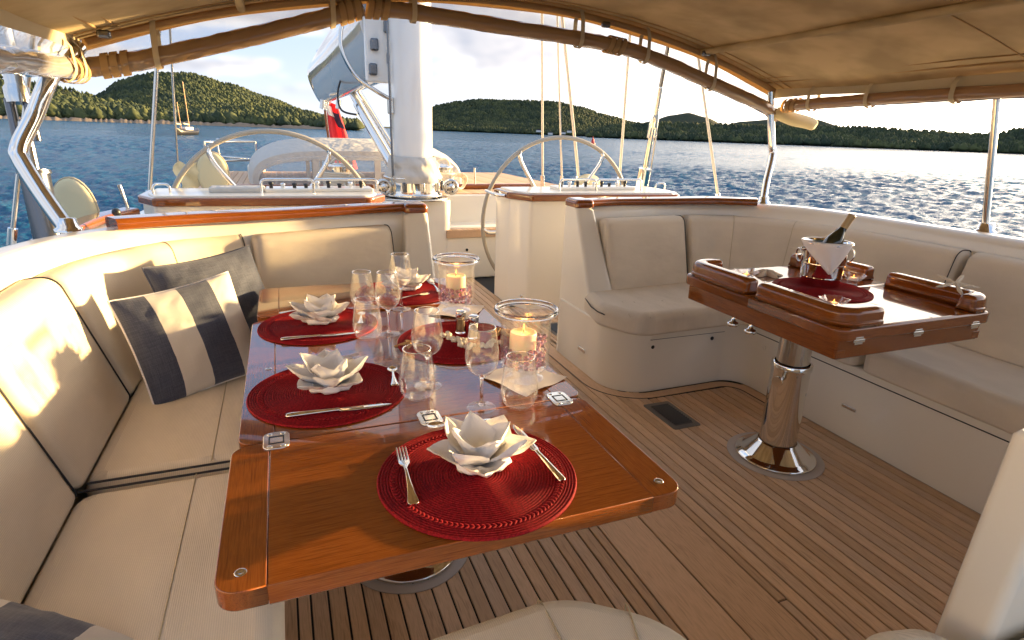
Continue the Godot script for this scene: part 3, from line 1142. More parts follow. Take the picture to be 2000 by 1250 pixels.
var LR := 0.97                                     # height of the coaming
func make_settees():
	var mb: MB
	# white moulded bases
	var baseR := rpoly(v2([1.60, -3.18, 1.60, -2.46, 2.43, -2.47, 2.43, 0.45, 3.18, 0.45, 3.18, -2.75, 2.85, -3.02]), [0.0, 0.22, 0.13, 0.0, 0.0, 0.3, 0.1], 9)
	var baseL := rpoly(mirror(v2([1.60, -3.10, 1.60, -2.46, 2.43, -2.47, 2.43, 0.45, 3.18, 0.45, 3.18, -2.45, 2.95, -2.75])), [0.0, 0.22, 0.13, 0.0, 0.0, 0.3, 0.1], 9)
	for s in [[baseR, "white moulded settee base with rounded corner on the champagne table's side", 1], [baseL, "white moulded settee base behind the dining table", -1]]:
		var t := thing("settee_base", s[1], "settee", Vector3(2.8 if s[2] > 0 else -0.5, 0, -1.4))
		mb = MB.new(); mb.plate(s[0], 0.0, 0.365, 0.012, 0.0, 3)
		put(mb, "body", M.gelcoat, t)
		if s[2] > 0:
			# shallow locker door, drain plugs and vents in the face
			mb = MB.new(); mb.box(Vector3(2.05, 0.335, -2.4635), Vector3(0.49, 0.05, 0.004)); put(mb, "locker_door", M.gelcoat, t)
			mb = MB.new(); mb.box(Vector3(2.05, 0.3085, -2.4645), Vector3(0.50, 0.003, 0.005)); put(mb, "locker_seam", M.caulk, t)
			for p in [[1.82, 0.265], [2.22, 0.275]]:
				mb = MB.new().set_xf(Transform3D(Basis(Vector3.RIGHT, PI / 2), Vector3(p[0], p[1], -2.466)))
				mb.lathe([[0.0001, 0.006], [0.008, 0.006], [0.011, 0.003], [0.011, 0.0]], 14); put(mb, "drain_plug", M.vent_dark, t)
			for p in [[0.262, -2.28], [0.255, -2.02]]:
				mb = MB.new().set_xf(Transform3D(Basis(Vector3.FORWARD, -PI / 2), Vector3(2.43, p[0], p[1])))
				mb.lathe([[0.0001, -0.004], [0.008, -0.004], [0.011, -0.002], [0.011, 0.001]], 14); put(mb, "drain_plug", M.vent_dark, t)
			mb = MB.new(); mb.rbox(Vector3(2.4285, 0.16, -1.72), Vector3(0.006, 0.016, 0.075), 0.003); put(mb, "vent_slot", M.steel, t)
			mb = MB.new(); mb.rbox(Vector3(1.5985, 0.13, -2.86), Vector3(0.006, 0.022, 0.085), 0.003); put(mb, "vent_slot", M.steel, t)
			mb = MB.new(); mb.box(Vector3(2.4285, 0.325, -1.0), Vector3(0.003, 0.004, 2.7)); put(mb, "face_seam", M.caulk, t)
	# seat cushions
	var yS := 0.367
	var yT := 0.49
	var cR1 := rpoly(v2([1.62, -2.93, 1.545, -2.62, 1.66, -2.365, 2.39, -2.395, 2.39, -1.725, 2.86, -1.725, 2.86, -2.6, 2.55, -2.93]), [0.06, 0.12, 0.14, 0.10, 0.055, 0.055, 0.3, 0.1], 7)
	seat_cushion("cream corner seat cushion with rounded nose on the curved bench", cR1, yS, yT,
		[PackedVector3Array(to3(PackedVector2Array([Vector2(1.625, -2.925), Vector2(1.56, -2.72), Vector2(1.548, -2.62), Vector2(1.556, -2.56)]), yT - 0.045))],
		[line3(Vector3(1.72, 0.47, -2.372), Vector3(1.76, 0.4905, -2.60), 4), line3(Vector3(1.93, 0.47, -2.378), Vector3(1.93, 0.4905, -2.58), 4), line3(Vector3(1.62, 0.472, -2.41), Vector3(1.70, 0.4905, -2.62), 4)])
	var cR2 := rpoly(v2([2.39, -1.695, 2.39, 0.45, 2.86, 0.45, 2.86, -1.695]), 0.055, 5)
	seat_cushion("long cream seat cushion of the bench under the champagne table", cR2, yS, yT,
		[to3(PackedVector2Array([Vector2(2.40, -1.70), Vector2(2.86, -1.70)]), yT - 0.012), to3(PackedVector2Array([Vector2(2.39, -1.72), Vector2(2.86, -1.72)]), yT - 0.006)])
	var cL1 := rpoly(mirror(v2([1.62, -2.93, 1.545, -2.62, 1.66, -2.365, 2.39, -2.395, 2.39, -1.545, 2.86, -1.545, 2.86, -2.35, 2.52, -2.70, 2.2, -2.88])), [0.06, 0.12, 0.14, 0.10, 0.055, 0.055, 0.15, 0.1, 0.1], 7)
	seat_cushion("cream corner seat cushion under the striped pillow", cL1, yS, yT,
		[to3(PackedVector2Array([Vector2(-0.52, -1.548), Vector2(-0.075, -1.548)]), yT - 0.004)],
		[line3(Vector3(-0.24, yT + 0.0006, -1.56), Vector3(-0.24, yT + 0.0006, -2.3), 6)])
	var cL2 := rpoly(mirror(v2([2.39, -1.515, 2.39, 0.45, 2.86, 0.45, 2.86, -1.515])), 0.055, 5)
	seat_cushion("long cream seat cushion beside the stool-end leaf of the dining table", cL2, yS, yT,
		[to3(PackedVector2Array([Vector2(-0.53, -1.512), Vector2(-0.075, -1.512)]), yT - 0.004)],
		[line3(Vector3(-0.27, yT + 0.0006, -1.5), Vector3(-0.27, yT + 0.0006, 0.3), 6)])
	# back cushions; paths run so that the wall is on the right-hand side
	var y := 0.47
	# side cushions by length, corner in between
	back_cushion("cream back cushion of the curved bench beside the white end panel", line3(Vector3(2.365, y, -2.895), Vector3(1.775, y, -2.845), 8), 0.425)
	back_cushion("curved cream back cushion filling the corner behind the champagne table", spline([Vector3(2.835, y, -2.40), Vector3(2.825, y, -2.55), Vector3(2.74, y, -2.72), Vector3(2.58, y, -2.86), Vector3(2.378, y, -2.897)], 5), 0.425, 0.11, 0.11, [0.36, 0.70])
	back_cushion("cream back cushion straight behind the ice bucket", line3(Vector3(2.835, y, -1.72), Vector3(2.835, y, -2.386), 8), 0.43)
	back_cushion("cream back cushion beside the slender sea star on the table rim", line3(Vector3(2.835, y, -0.3), Vector3(2.835, y, -1.69), 12), 0.43)
	back_cushion("cream side back cushion beside the stool-end leaf of the dining table", line3(Vector3(-0.52, y, -1.505), Vector3(-0.52, y, 0.4), 12), 0.44, 0.14, 0.11)
	back_cushion("wide ribbed cream back cushion with a slanting shadow, beside the striped pillow", line3(Vector3(-0.52, y, -2.085), Vector3(-0.52, y, -1.535), 8), 0.44, 0.14, 0.11)
	back_cushion("curved cream back cushion in the corner behind the two pillows", spline([Vector3(-0.125, y, -2.665), Vector3(-0.28, y, -2.60), Vector3(-0.43, y, -2.44), Vector3(-0.51, y, -2.25), Vector3(-0.52, y, -2.10)], 5), 0.43, 0.13, 0.11, [0.36])
	back_cushion("cream back cushion behind the aft leaf of the dining table", line3(Vector3(0.535, y, -2.86), Vector3(-0.108, y, -2.675), 8), 0.425, 0.09, 0.11)

func make_coamings():
	# moulded coaming outside the back cushions: inner wall, rounded top, outer side
	var sec := rpoly([Vector2(0.0, 0.0), Vector2(0.10, 0.60), Vector2(0.24, 0.60), Vector2(0.34, 0.0)], [0.0, 0.05, 0.06, 0.0], 6)
	var mb := MB.new()
	var pr := spline([Vector3(2.95, 0.37, 0.5), Vector3(2.95, 0.37, -1.0), Vector3(2.95, 0.37, -2.0), Vector3(2.94, 0.37, -2.45), Vector3(2.84, 0.37, -2.75), Vector3(2.62, 0.355, -2.965), Vector3(2.3, 0.35, -3.05), Vector3(1.95, 0.35, -3.035), Vector3(1.72, 0.35, -3.02)], 6)
	pr.reverse()
	var rev := PackedVector2Array()
	for s in sec: rev.append(Vector2(-s.x, s.y))
	mb.sweep(pr, rev, false, 0.0)
	var t := thing("coaming", "white moulded cockpit coaming behind the champagne table's settee", "coaming", Vector3(3.1, 0.37, -1.5))
	put(mb, "moulding", M.gelcoat, t)
	mb = MB.new()
	var pl := spline([Vector3(-0.66, 0.37, 0.5), Vector3(-0.66, 0.37, -1.0), Vector3(-0.66, 0.37, -1.7), Vector3(-0.65, 0.37, -2.15), Vector3(-0.55, 0.365, -2.45), Vector3(-0.35, 0.36, -2.64), Vector3(-0.05, 0.355, -2.76), Vector3(0.3, 0.35, -2.87), Vector3(0.62, 0.35, -2.96)], 6)
	mb.sweep(pl, rev, false, 0.0)
	var t2 := thing("coaming", "white moulded cockpit coaming behind the pillows' settee", "coaming", Vector3(-0.8, 0.37, -1.5))
	put(mb, "moulding", M.gelcoat, t2)
	# varnished cap rails on the aft walls
	var rail := rpoly([Vector2(-0.058, 0.0), Vector2(-0.058, 0.042), Vector2(0.058, 0.042), Vector2(0.058, 0.0)], [0.008, 0.022, 0.022, 0.008], 5)
	mb = MB.new()
	mb.sweep(spline([Vector3(1.70, 0.945, -3.15), Vector3(1.95, 0.945, -3.20), Vector3(2.3, 0.945, -3.19), Vector3(2.62, 0.955, -3.09), Vector3(2.84, 0.962, -2.93)], 6), rail)
	put(mb, "cap_rail", M.varnish_x, t)
	mb = MB.new()
	mb.sweep(spline([Vector3(0.62, 0.948, -3.10), Vector3(0.3, 0.948, -3.01), Vector3(-0.05, 0.948, -2.90), Vector3(-0.35, 0.955, -2.78), Vector3(-0.62, 0.962, -2.62)], 6), rail)
	put(mb, "cap_rail", M.varnish_x, t2)
	# tapered end panels with a rounded wooden cap
	for s in [1, -1]:
		var lab := "white tapered end panel with wooden cap at the gangway end of the curved bench" if s > 0 else "white tapered end panel with wooden cap behind the dining table"
		var x0 := 1.675 if s > 0 else 0.645
		var zz := -3.13 if s > 0 else -3.06
		var pt := thing("end_panel", lab, "panel", Vector3(x0, 0, zz))
		mb = MB.new()
		var rows := []
		for h in [0.0, 0.36, 0.50, 0.93, 0.945]:
			var u: float = clampf((h - 0.36) / 0.57, 0, 1)
			var inset := 0.012 if h > 0.94 else 0.0
			var wi := lerpf(0.115, 0.062, clampf(h / 0.93, 0, 1)) - inset
			var zf := lerpf(0.34, 0.075, u) - inset
			var zb := -0.10 + inset
			var row := PackedVector3Array()
			var o := rpoly([Vector2(-wi, zb), Vector2(wi, zb), Vector2(wi, zf), Vector2(-wi, zf)], 0.03, 4)
			for q in o: row.append(Vector3(x0 + q.x + (wi - 0.062) * 0.8 * s, h, zz + q.y))
			rows.append(row)
		mb.grid(rows, true)
		mb.fan(rows[-1])
		put(mb, "panel", M.gelcoat, pt)
		mb = MB.new()
		mb.plate(rpoly([Vector2(x0 - 0.064, zz - 0.105), Vector2(x0 + 0.064, zz - 0.105), Vector2(x0 + 0.064, zz + 0.068), Vector2(x0 - 0.064, zz + 0.068)], 0.03, 4), 0.945, 0.993, 0.026, 0.004, 5)
		put(mb, "wooden_cap", M.varnish_x, pt)
	# side decks and topsides, mostly hidden behind the coamings
	mb = MB.new()
	var hull := thing("yacht_hull", "white hull and side decks of the yacht", "hull", Vector3(MID, 0, -5))
	# a well is left for the cockpit: two sides, an aft block and a sole
	mb = MB.new()
	for s in [[-1.45, -0.98, 0.9, -5.3], [3.30, 3.77, 0.9, -5.3]]:
		mb.rbox(Vector3((s[0] + s[1]) / 2, -0.85, (s[2] + s[3]) / 2), Vector3(s[1] - s[0], 2.7, absf(s[3] - s[2])), 0.03)
	mb.plate(rpoly(v2([-1.45, -5.3, -1.25, -8.0, -0.6, -11.3, 2.9, -11.3, 3.57, -8.0, 3.77, -5.3]), [0, 0.5, 0.3, 0.3, 0.5, 0], 5), -2.2, 0.5, 0.02)
	mb.box(Vector3(MID, -0.3, -2.2), Vector3(4.4, 0.4, 6.2))
	put(mb, "topsides", M.gelcoat, hull)

func make_aft_deck():
	var mb := MB.new()
	# raised aft deck with its step, as seen through the gangway
	var t := thing("aft_deck", "raised white aft deck with teak step beyond the gangway", "deck", Vector3(MID, 0, -6.5))
	mb = MB.new()
	mb.plate(rpoly(v2([-0.80, -5.50, -0.80, -8.6, 3.12, -8.6, 3.12, -5.50]), 0.05, 4), 0.0, 0.765, 0.015)
	put(mb, "house", M.gelcoat, t)
	mb = MB.new(); mb.rbox(Vector3(1.95, 0.20, -5.36), Vector3(1.10, 0.40, 0.28), 0.012); put(mb, "step_box", M.gelcoat, t)
	mb = MB.new(); mb.rbox(Vector3(0.38, 0.20, -5.36), Vector3(1.10, 0.40, 0.28), 0.012); put(mb, "step_box", M.gelcoat, t)
	mb = MB.new(); mb.box(Vector3(1.95, 0.432, -5.36), Vector3(1.10, 0.064, 0.31)); put(mb, "step_edge", M.teak_0, t)
	for k in 20:
		part(t, "plank", plank_mesh(0.049, 0.30, 0.008), M["teak_%d" % (k % 4)], Transform3D(Basis(), Vector3(1.43 + k * 0.0535, 0.4645, -5.36) - t.position))
	mb = MB.new(); mb.lathe([[0.013, 0.0], [0.013, 0.004], [0.0001, 0.005]], 12)
	for i in mb.v.size(): mb.v[i] = Vector3(mb.v[i].x + 1.60, 0.28 + mb.v[i].z, -5.22 + mb.v[i].y)
	put(mb, "drain_plug", M.vent_dark, t)
	for k in 60:
		part(t, "plank", plank_mesh(0.060, 2.9, 0.008), M["teak_%d" % ((k * 3) % 4)], Transform3D(Basis(), Vector3(-0.72 + k * 0.0645, 0.7655, -7.02) - t.position))
	for r in [[1.45, 2.6], [-0.4, 0.86]]:
		mb = MB.new(); mb.rbox(Vector3((r[0] + r[1]) / 2, 0.80, -5.98), Vector3(r[1] - r[0], 0.055, 0.05), 0.02); put(mb, "toe_rail", M.varnish_x, t)

func make_mast():
	var c := Vector3(1.15, 0, -5.46)
	var mb := MB.new()
	var p := thing("mast_pedestal", "white pedestal below the mast", "pedestal", c)
	mb = MB.new()
	mb.plate(rpoly([Vector2(0.84, -5.72), Vector2(1.46, -5.72), Vector2(1.46, -5.22), Vector2(0.84, -5.22)], 0.09, 6), 0.0, 0.745, 0.012)
	put(mb, "block", M.gelcoat, p)
	mb = MB.new().set_xf(Transform3D(Basis(), c)); mb.lathe([[0.32, 0.745], [0.33, 0.755], [0.32, 0.765], [0.0, 0.768]], 40); put(mb, "base_plate", M.steel, p)
	var t := thing("mast", "thick white mast rising from a polished collar", "mast", c + Vector3(0, 0.768, 0))
	mb = MB.new()
	var rows := []
	for q in [[0.76, 1.0], [1.1, 1.0], [2.4, 1.02], [6.0, 1.02], [14.0, 0.98]]:
		var row := PackedVector3Array()
		for j in 48:
			var a := TAU * j / 48
			row.append(c + Vector3(0.176 * q[1] * cos(a), q[0], 0.24 * q[1] * sin(a)))
		rows.append(row)
	mb.grid(rows, true)
	put(mb, "spar", M.mast_paint, t)
	# painted canvas boot above the collar
	mb = MB.new()
	rows = []
	rng.seed = 8
	for q in [[0.90, 0.245], [0.955, 0.262], [0.99, 0.238], [1.03, 0.225], [1.06, 0.232], [1.09, 0.214], [1.115, 0.206], [1.125, 0.196]]:
		var row := PackedVector3Array()
		for j in 40:
			var a := TAU * j / 40
			var r: float = q[1] + 0.008 * sin(a * 5.0 + q[0] * 60.0) + 0.006 * sin(a * 9.0 - q[0] * 43.0)
			row.append(c + Vector3(r * cos(a), q[0], (r + 0.055) * sin(a)))
		rows.append(row)
	mb.grid(rows, true)
	put(mb, "boot", M.canvas_white, t)
	# polished collar with bolted hubs
	mb = MB.new().set_xf(Transform3D(Basis().scaled(Vector3(1, 1, 1.1)), c))
	mb.lathe([[0.262, 0.775], [0.268, 0.78], [0.268, 0.80], [0.256, 0.806], [0.256, 0.925], [0.270, 0.93], [0.274, 0.94], [0.270, 0.95], [0.23, 0.953]], 48)
	put(mb, "collar", M.chrome, t)
	for k in 10:
		var a := TAU * (k + 0.35) / 10
		mb = MB.new()
		mb.rbox(c + Vector3(0.262 * cos(a), 0.865, 0.288 * sin(a)), Vector3(0.035, 0.09, 0.035), 0.012)
		put(mb, "lug", M.dark_steel if k % 3 == 0 else M.steel, t)
	for q in [[-0.30, 0.13], [0.315, 0.15]]:
		var ctr := c + Vector3(q[0], 0.86, q[1])
		mb = MB.new().set_xf(Transform3D(Basis(Vector3.RIGHT, PI / 2), ctr))
		mb.lathe([[0.001, -0.03], [0.065, -0.03], [0.075, -0.02], [0.075, 0.02], [0.062, 0.032], [0.05, 0.026], [0.028, 0.026], [0.022, 0.04], [0.001, 0.042]], 28)
		var hub := put(mb, "sheave", M.steel, t)
		for k in 5:
			mb = MB.new()
			var a := TAU * k / 5
			mb.ball(ctr + Vector3(0.043 * cos(a), 0.043 * sin(a), 0.028), Vector3(0.008, 0.008, 0.004), 8, 5)
			put(mb, "hole", M.vent_dark, hub)
	# wire and control hose beside the spar
	mb = MB.new(); mb.tube(line3(Vector3(0.93, 0.95, -5.28), Vector3(0.92, 6.0, -5.35), 3), 0.010, 8); put(mb, "wire", M.dark_steel, t)
	mb = MB.new(); mb.tube(spline([Vector3(0.70, 2.75, -5.5), Vector3(0.60, 2.25, -5.45), Vector3(0.56, 2.0, -5.42), Vector3(0.66, 1.78, -5.4), Vector3(0.83, 1.66, -5.38), Vector3(0.96, 1.60, -5.4)], 6), 0.017, 8); put(mb, "hose", M.steel, t)
	mb = MB.new(); mb.rbox(Vector3(0.955, 1.55, -5.42), Vector3(0.05, 0.14, 0.06), 0.01); put(mb, "bracket", M.steel, t)
	# boom with its strut
	var b := thing("boom", "big glossy pale grey boom reaching aft from the mast", "boom", Vector3(0.9, 2.2, -5.7))
	mb = MB.new()
	rows = []
	for i in 15:
		var u := i / 14.0
		var ctr := Vector3(lerpf(1.02, 0.71, u), lerpf(2.24, 2.02, u), lerpf(-5.68, -10.4, u))
		var hh := lerpf(0.44, 0.33, u)
		var ww := lerpf(0.30, 0.22, u)
		if i == 14: hh *= 0.75; ww *= 0.7
		var row := PackedVector3Array()
		for j in 36:
			var a := TAU * j / 36
			var ca := cos(a)
			var sa := sin(a)
			# a hull-like section, wide at the shoulder and narrow below
			var wv := ww * (0.62 + 0.38 * smoothstep(-1.0, 0.5, sa))
			row.append(ctr + Vector3(wv * signf(ca) * pow(absf(ca), 0.8), hh * sa, 0))
		rows.append(row)
	mb.grid(rows, true, null, true)
	mb.fan(rows[0]); mb.fan(rows[-1], true)
	put(mb, "spar", M.boom_paint, b)
	mb = MB.new(); mb.rbox(Vector3(0.95, 2.12, -5.63), Vector3(0.34, 0.75, 0.06), 0.02); put(mb, "end_fitting", M.mast_paint, b)
	for q in [[0.80, 2.32], [0.86, 2.05], [0.98, 2.2], [1.0, 1.95], [0.84, 1.85]]:
		mb = MB.new(); mb.rbox(Vector3(q[0], q[1], -5.585), Vector3(0.07, 0.10, 0.05), 0.015); put(mb, "sheave_block", M.dark_steel, b)
	for q in [[0.66, -9.2], [0.72, -9.7], [0.78, -10.1], [0.85, -8.9]]:
		mb = MB.new(); mb.tube(PackedVector3Array([Vector3(q[0], 1.72, q[1]), Vector3(q[0] - 0.02, 1.60, q[1])]), 0.035, 8); put(mb, "block", M.steel, b)
	for k in 3:
		mb = MB.new()
		var lp := PackedVector3Array()
		for j in 9: lp.append(Vector3(0.69 + k * 0.05 + 0.024 * cos(PI * j / 8.0), 2.355 + 0.10 * sin(PI * j / 8.0), -10.0))
		mb.tube(lp, 0.008, 6); put(mb, "hoop", M.dark_steel, b)
	var s := thing("boom_strut", "polished telescopic strut between mast foot and boom", "strut", Vector3(1.0, 1.05, -5.7))
	mb = MB.new(); mb.tube(line3(Vector3(1.02, 1.02, -5.70), Vector3(0.93, 1.62, -7.4), 2), 0.062, 16); put(mb, "tube", M.chrome, s)
	mb = MB.new(); mb.tube(line3(Vector3(0.93, 1.62, -7.4), Vector3(0.90, 1.83, -8.0), 2), 0.045, 16); put(mb, "rod", M.chrome, s)
	mb = MB.new(); mb.tube(line3(Vector3(1.09, 1.06, -5.64), Vector3(0.985, 1.80, -7.8), 2), 0.024, 10); put(mb, "gas_spring", M.steel, s)
	mb = MB.new(); mb.rbox(Vector3(0.91, 1.84, -8.0), Vector3(0.14, 0.12, 0.16), 0.03); put(mb, "bracket", M.steel, s)
	mb = MB.new(); mb.tube(spline([Vector3(0.80, 1.98, -7.6), Vector3(0.72, 1.75, -7.6), Vector3(0.74, 1.55, -7.5), Vector3(0.90, 1.50, -7.35)], 6), 0.012, 6); put(mb, "hydraulic_hose", M.black_plastic, s)

func wheel(con: Node, c: Vector3, r: float):
	var mb := MB.new()
	var ring := PackedVector3Array()
	for k in 72:
		var a := TAU * k / 72
		ring.append(c + Vector3(r * cos(a), r * sin(a), 0))
	mb.tube(ring, 0.0175, 12, true)
	var t := put(mb, "steering_wheel", M.wheel_leather, con)
	for k in 5:
		var a := PI / 2 + 0.42 + TAU * k / 5.0
		if k == 0: a = PI / 2 + 0.62
		if k == 4: a = PI / 2 - 0.62
		mb = MB.new()
		var d := Vector3(cos(a), sin(a), 0)
		var e := Vector3(-sin(a), cos(a), 0) * signf(cos(a))
		mb.tube(spline([c + d * 0.06 + Vector3(0, 0, -0.12), c + d * r * 0.5 + Vector3(0, 0, -0.04) - e * 0.02, c + d * r * 0.90 - e * 0.012 + Vector3(0, 0, 0.0), c + d * (r + 0.004) + e * 0.035], 6), 0.017, 10)
		put(mb, "spoke", M.chrome, t)
	mb = MB.new().set_xf(Transform3D(Basis(Vector3.RIGHT, PI / 2), c + Vector3(0, 0, -0.1)))
	mb.lathe([[0.001, -0.05], [0.07, -0.05], [0.08, -0.03], [0.08, 0.05], [0.05, 0.07], [0.001, 0.075]], 24)
	put(mb, "hub", M.chrome, t)

func console(s: int, label: String) -> Node3D:
	var cx := 2.41 if s > 0 else -0.085
	var hw := 0.745
	var t := thing("helm_console", label, "console", Vector3(cx, 0, -4.4))
	var mb := MB.new()
	var outline := func(g: float) -> PackedVector2Array:
		return rpoly([Vector2(cx - hw - g, -4.62), Vector2(cx - hw - g, -4.30 + g * 0.4), Vector2(cx - hw + 0.10, -4.10 + g), Vector2(cx + hw - 0.10, -4.02 + g), Vector2(cx + hw + g, -4.22 + g * 0.4), Vector2(cx + hw + g, -4.62)], [0.02, 0.06, 0.05, 0.08, 0.06, 0.02], 5)
	mb.plate(outline.call(0.0), 0.0, 0.865, 0.01)
	put(mb, "body", M.gelcoat, t)
	mb = MB.new(); mb.plate(outline.call(0.022), 0.865, 0.915, 0.014, 0.006, 4); put(mb, "wooden_rim", M.varnish_x, t)
	mb = MB.new(); mb.plate(outline.call(-0.035), 0.915, 0.925, 0.006); put(mb, "top", M.gelcoat, t)
	# instrument pod
	var x0 := cx - 0.28 if s > 0 else cx + 0.02
	mb = MB.new(); mb.rbox(Vector3(x0 + 0.32, 0.935, -4.38), Vector3(0.72, 0.03, 0.20), 0.012); put(mb, "instrument_pod", M.gelcoat, t)
	# guard rail of bent tube
	for q in [[x0 - 0.06, x0 + 0.27], [x0 + 0.27, x0 + 0.70]]:
		mb = MB.new()
		mb.tube(to_path(rpoly([Vector2(q[0], 0.925), Vector2(q[0], 1.015), Vector2(q[1], 1.015), Vector2(q[1], 0.925)], [0.0, 0.03, 0.03, 0.0], 5), -4.24), 0.009, 8)
		put(mb, "guard_rail", M.chrome, t)
	rng.seed = 60 + s
	for k in 9:
		mb = MB.new().set_xf(Transform3D(Basis(), Vector3(x0 + 0.0 + k * 0.075, 0.945, -4.34)))
		var hh := rng.randf_range(0.03, 0.055)
		mb.lathe([[0.012, 0.0], [0.012, hh * 0.6], [0.017, hh * 0.7], [0.016, hh], [0.001, hh + 0.003]], 12)
		put(mb, "control_knob", M.black_plastic if k % 3 != 1 else M.chrome, t)
	# bowed handle at the far corner
	var hx := cx + 0.62 * (1 if s > 0 else -1)
	mb = MB.new()
	mb.tube(to_path(rpoly([Vector2(hx - 0.045, 0.915), Vector2(hx - 0.05, 0.985), Vector2(hx + 0.05, 0.985), Vector2(hx + 0.045, 0.915)], [0.0, 0.03, 0.03, 0.0], 5), -4.25), 0.008, 8)
	put(mb, "handle", M.chrome, t)
	if s > 0:
		mb = MB.new()
		mb.tube(spline([Vector3(cx - hw - 0.02, 0.88, -4.34), Vector3(cx - hw - 0.08, 0.885, -4.42), Vector3(cx - hw - 0.11, 0.90, -4.55)], 5), 0.014, 8)
		put(mb, "side_handle", M.chrome, t)
		mb = MB.new(); mb.rbox(Vector3(cx - hw + 0.09, 0.10, -4.16), Vector3(0.05, 0.025, 0.03), 0.01); put(mb, "vent_slot", M.steel, t)
	else:
		mb = MB.new(); mb.rbox(Vector3(cx - 0.19, 0.94, -4.36), Vector3(0.34, 0.04, 0.16), 0.015); put(mb, "cover", M.canvas_white, t)
	return t

func to_path(p: PackedVector2Array, z: float) -> PackedVector3Array:
	var o := PackedVector3Array()
	for q in p: o.append(Vector3(q.x, q.y, z))
	return o

func make_helm():
	var a := console(1, "white helm console with wooden rim and steering wheel beside the gangway")
	wheel(a, Vector3(2.33, 0.60, -4.76), 0.73)
	a = console(-1, "white helm console with wooden rim and steering wheel behind the dining settee")
	wheel(a, Vector3(-0.05, 0.575, -4.76), 0.74)

# ---------------------------------------------------------------- canopy, rolled curtains, rigging
func hc(x: float) -> float:
	var u := (x - MID) / 1.91
	return 1.675 + 0.345 * (1.0 - u * u)

func band(mb: MB, loop: PackedVector3Array, across: Vector3, w: float, closed := true):
	var rows := [PackedVector3Array(), PackedVector3Array()]
	for p in loop:
		rows[0].append(p - across * w / 2); rows[1].append(p + across * w / 2)
	mb.grid(rows, closed)

func strap(t: Node, c: Vector3, tan: Vector3, top: float, r: float, w := 0.024):
	# a webbing loop that goes under the roll and up to the canopy edge
	tan = tan.normalized()
	var n := tan.cross(Vector3.UP).normalized()
	var loop := PackedVector3Array()
	for k in 9:
		var a := PI + PI * k / 8.0
		loop.append(c + n * cos(a) * (r + 0.004) + Vector3.UP * sin(a) * (r + 0.004))
	loop.append(c + n * (r + 0.003) * 0.9 + Vector3.UP * (top * 0.6))
	loop.append(c + n * 0.012 + Vector3.UP * top)
	loop.append(c - n * 0.012 + Vector3.UP * top)
	loop.append(c - n * (r + 0.003) * 0.9 + Vector3.UP * (top * 0.6))
	var outer := MB.new()
	band(outer, loop, tan, w)
	put(outer, "strap", M.webbing, t)

func roll(label: String, pts: Array, r: float, mt: Material, sd: int, top_of: Callable, straps: Array, wraps: Array, clear := true):
	var path := spline(pts, 10)
	var t := thing("rolled_curtain", label, "curtain", pts[0])
	var f := FastNoiseLite.new()
	f.seed = sd; f.frequency = 4.0
	var mb := MB.new()
	var rows := []
	var n := path.size()
	for i in n:
		var tg := (path[mini(i + 1, n - 1)] - path[maxi(i - 1, 0)]).normalized()
		var sd_v := tg.cross(Vector3.UP).normalized()
		var up := sd_v.cross(tg)
		var row := PackedVector3Array()
		for j in 26:
			var a := TAU * j / 26
			var rr := r * (1.0 + 0.16 * f.get_noise_2d(i * 0.11, cos(a) * 0.5 + 3.0) + 0.10 * f.get_noise_3d(i * 0.07, sin(a), cos(a)))
			if j > 19: rr *= 1.0 + 0.10 * (j - 19) / 6.0          # the free edge of the roll
			row.append(path[i] + (sd_v * cos(a) + up * sin(a) * 0.9) * rr)
		rows.append(row)
	mb.grid(rows, true, null, true)
	mb.fan(rows[0]); mb.fan(rows[-1], true)
	put(mb, "roll", mt, t)
	if clear:
		mb = MB.new()
		var a := PackedVector3Array()
		var b := PackedVector3Array()
		var c := PackedVector3Array()
		for i in n:
			var tp: Vector3 = top_of.call(path[i])
			a.append(path[i] + Vector3(0, r * 0.5, 0)); c.append(tp)
			b.append((path[i] + Vector3(0, r * 0.5, 0)).lerp(tp, 0.5) + Vector3(0, 0, 0.012 * sin(i * 0.9)))
		mb.grid([a, b, c])
		put(mb, "clear_window", M.clear_vinyl, t)
	for s in straps:
		var k := clampi(int(s * (n - 1)), 1, n - 2)
		var tp: Vector3 = top_of.call(path[k])
		strap(t, path[k], path[k + 1] - path[k - 1], tp.y - path[k].y + 0.05, r * 1.12)
	for s in wraps:
		var k := clampi(int(s * (n - 1)), 1, n - 2)
		var tg := (path[k + 1] - path[k - 1]).normalized()
		for q in [-0.035, 0.0, 0.04]:
			mb = MB.new()
			var ring := PackedVector3Array()
			var sv := tg.cross(Vector3.UP).normalized()
			var up := sv.cross(tg)
			for j in 18:
				var a := TAU * j / 18
				ring.append(path[k] + tg * (q + 0.010 * sin(a)) + (sv * cos(a) + up * sin(a)) * r * 1.17)
			band(mb, ring, tg, 0.028)
			put(mb, "wrap", M.canopy_trim, t)

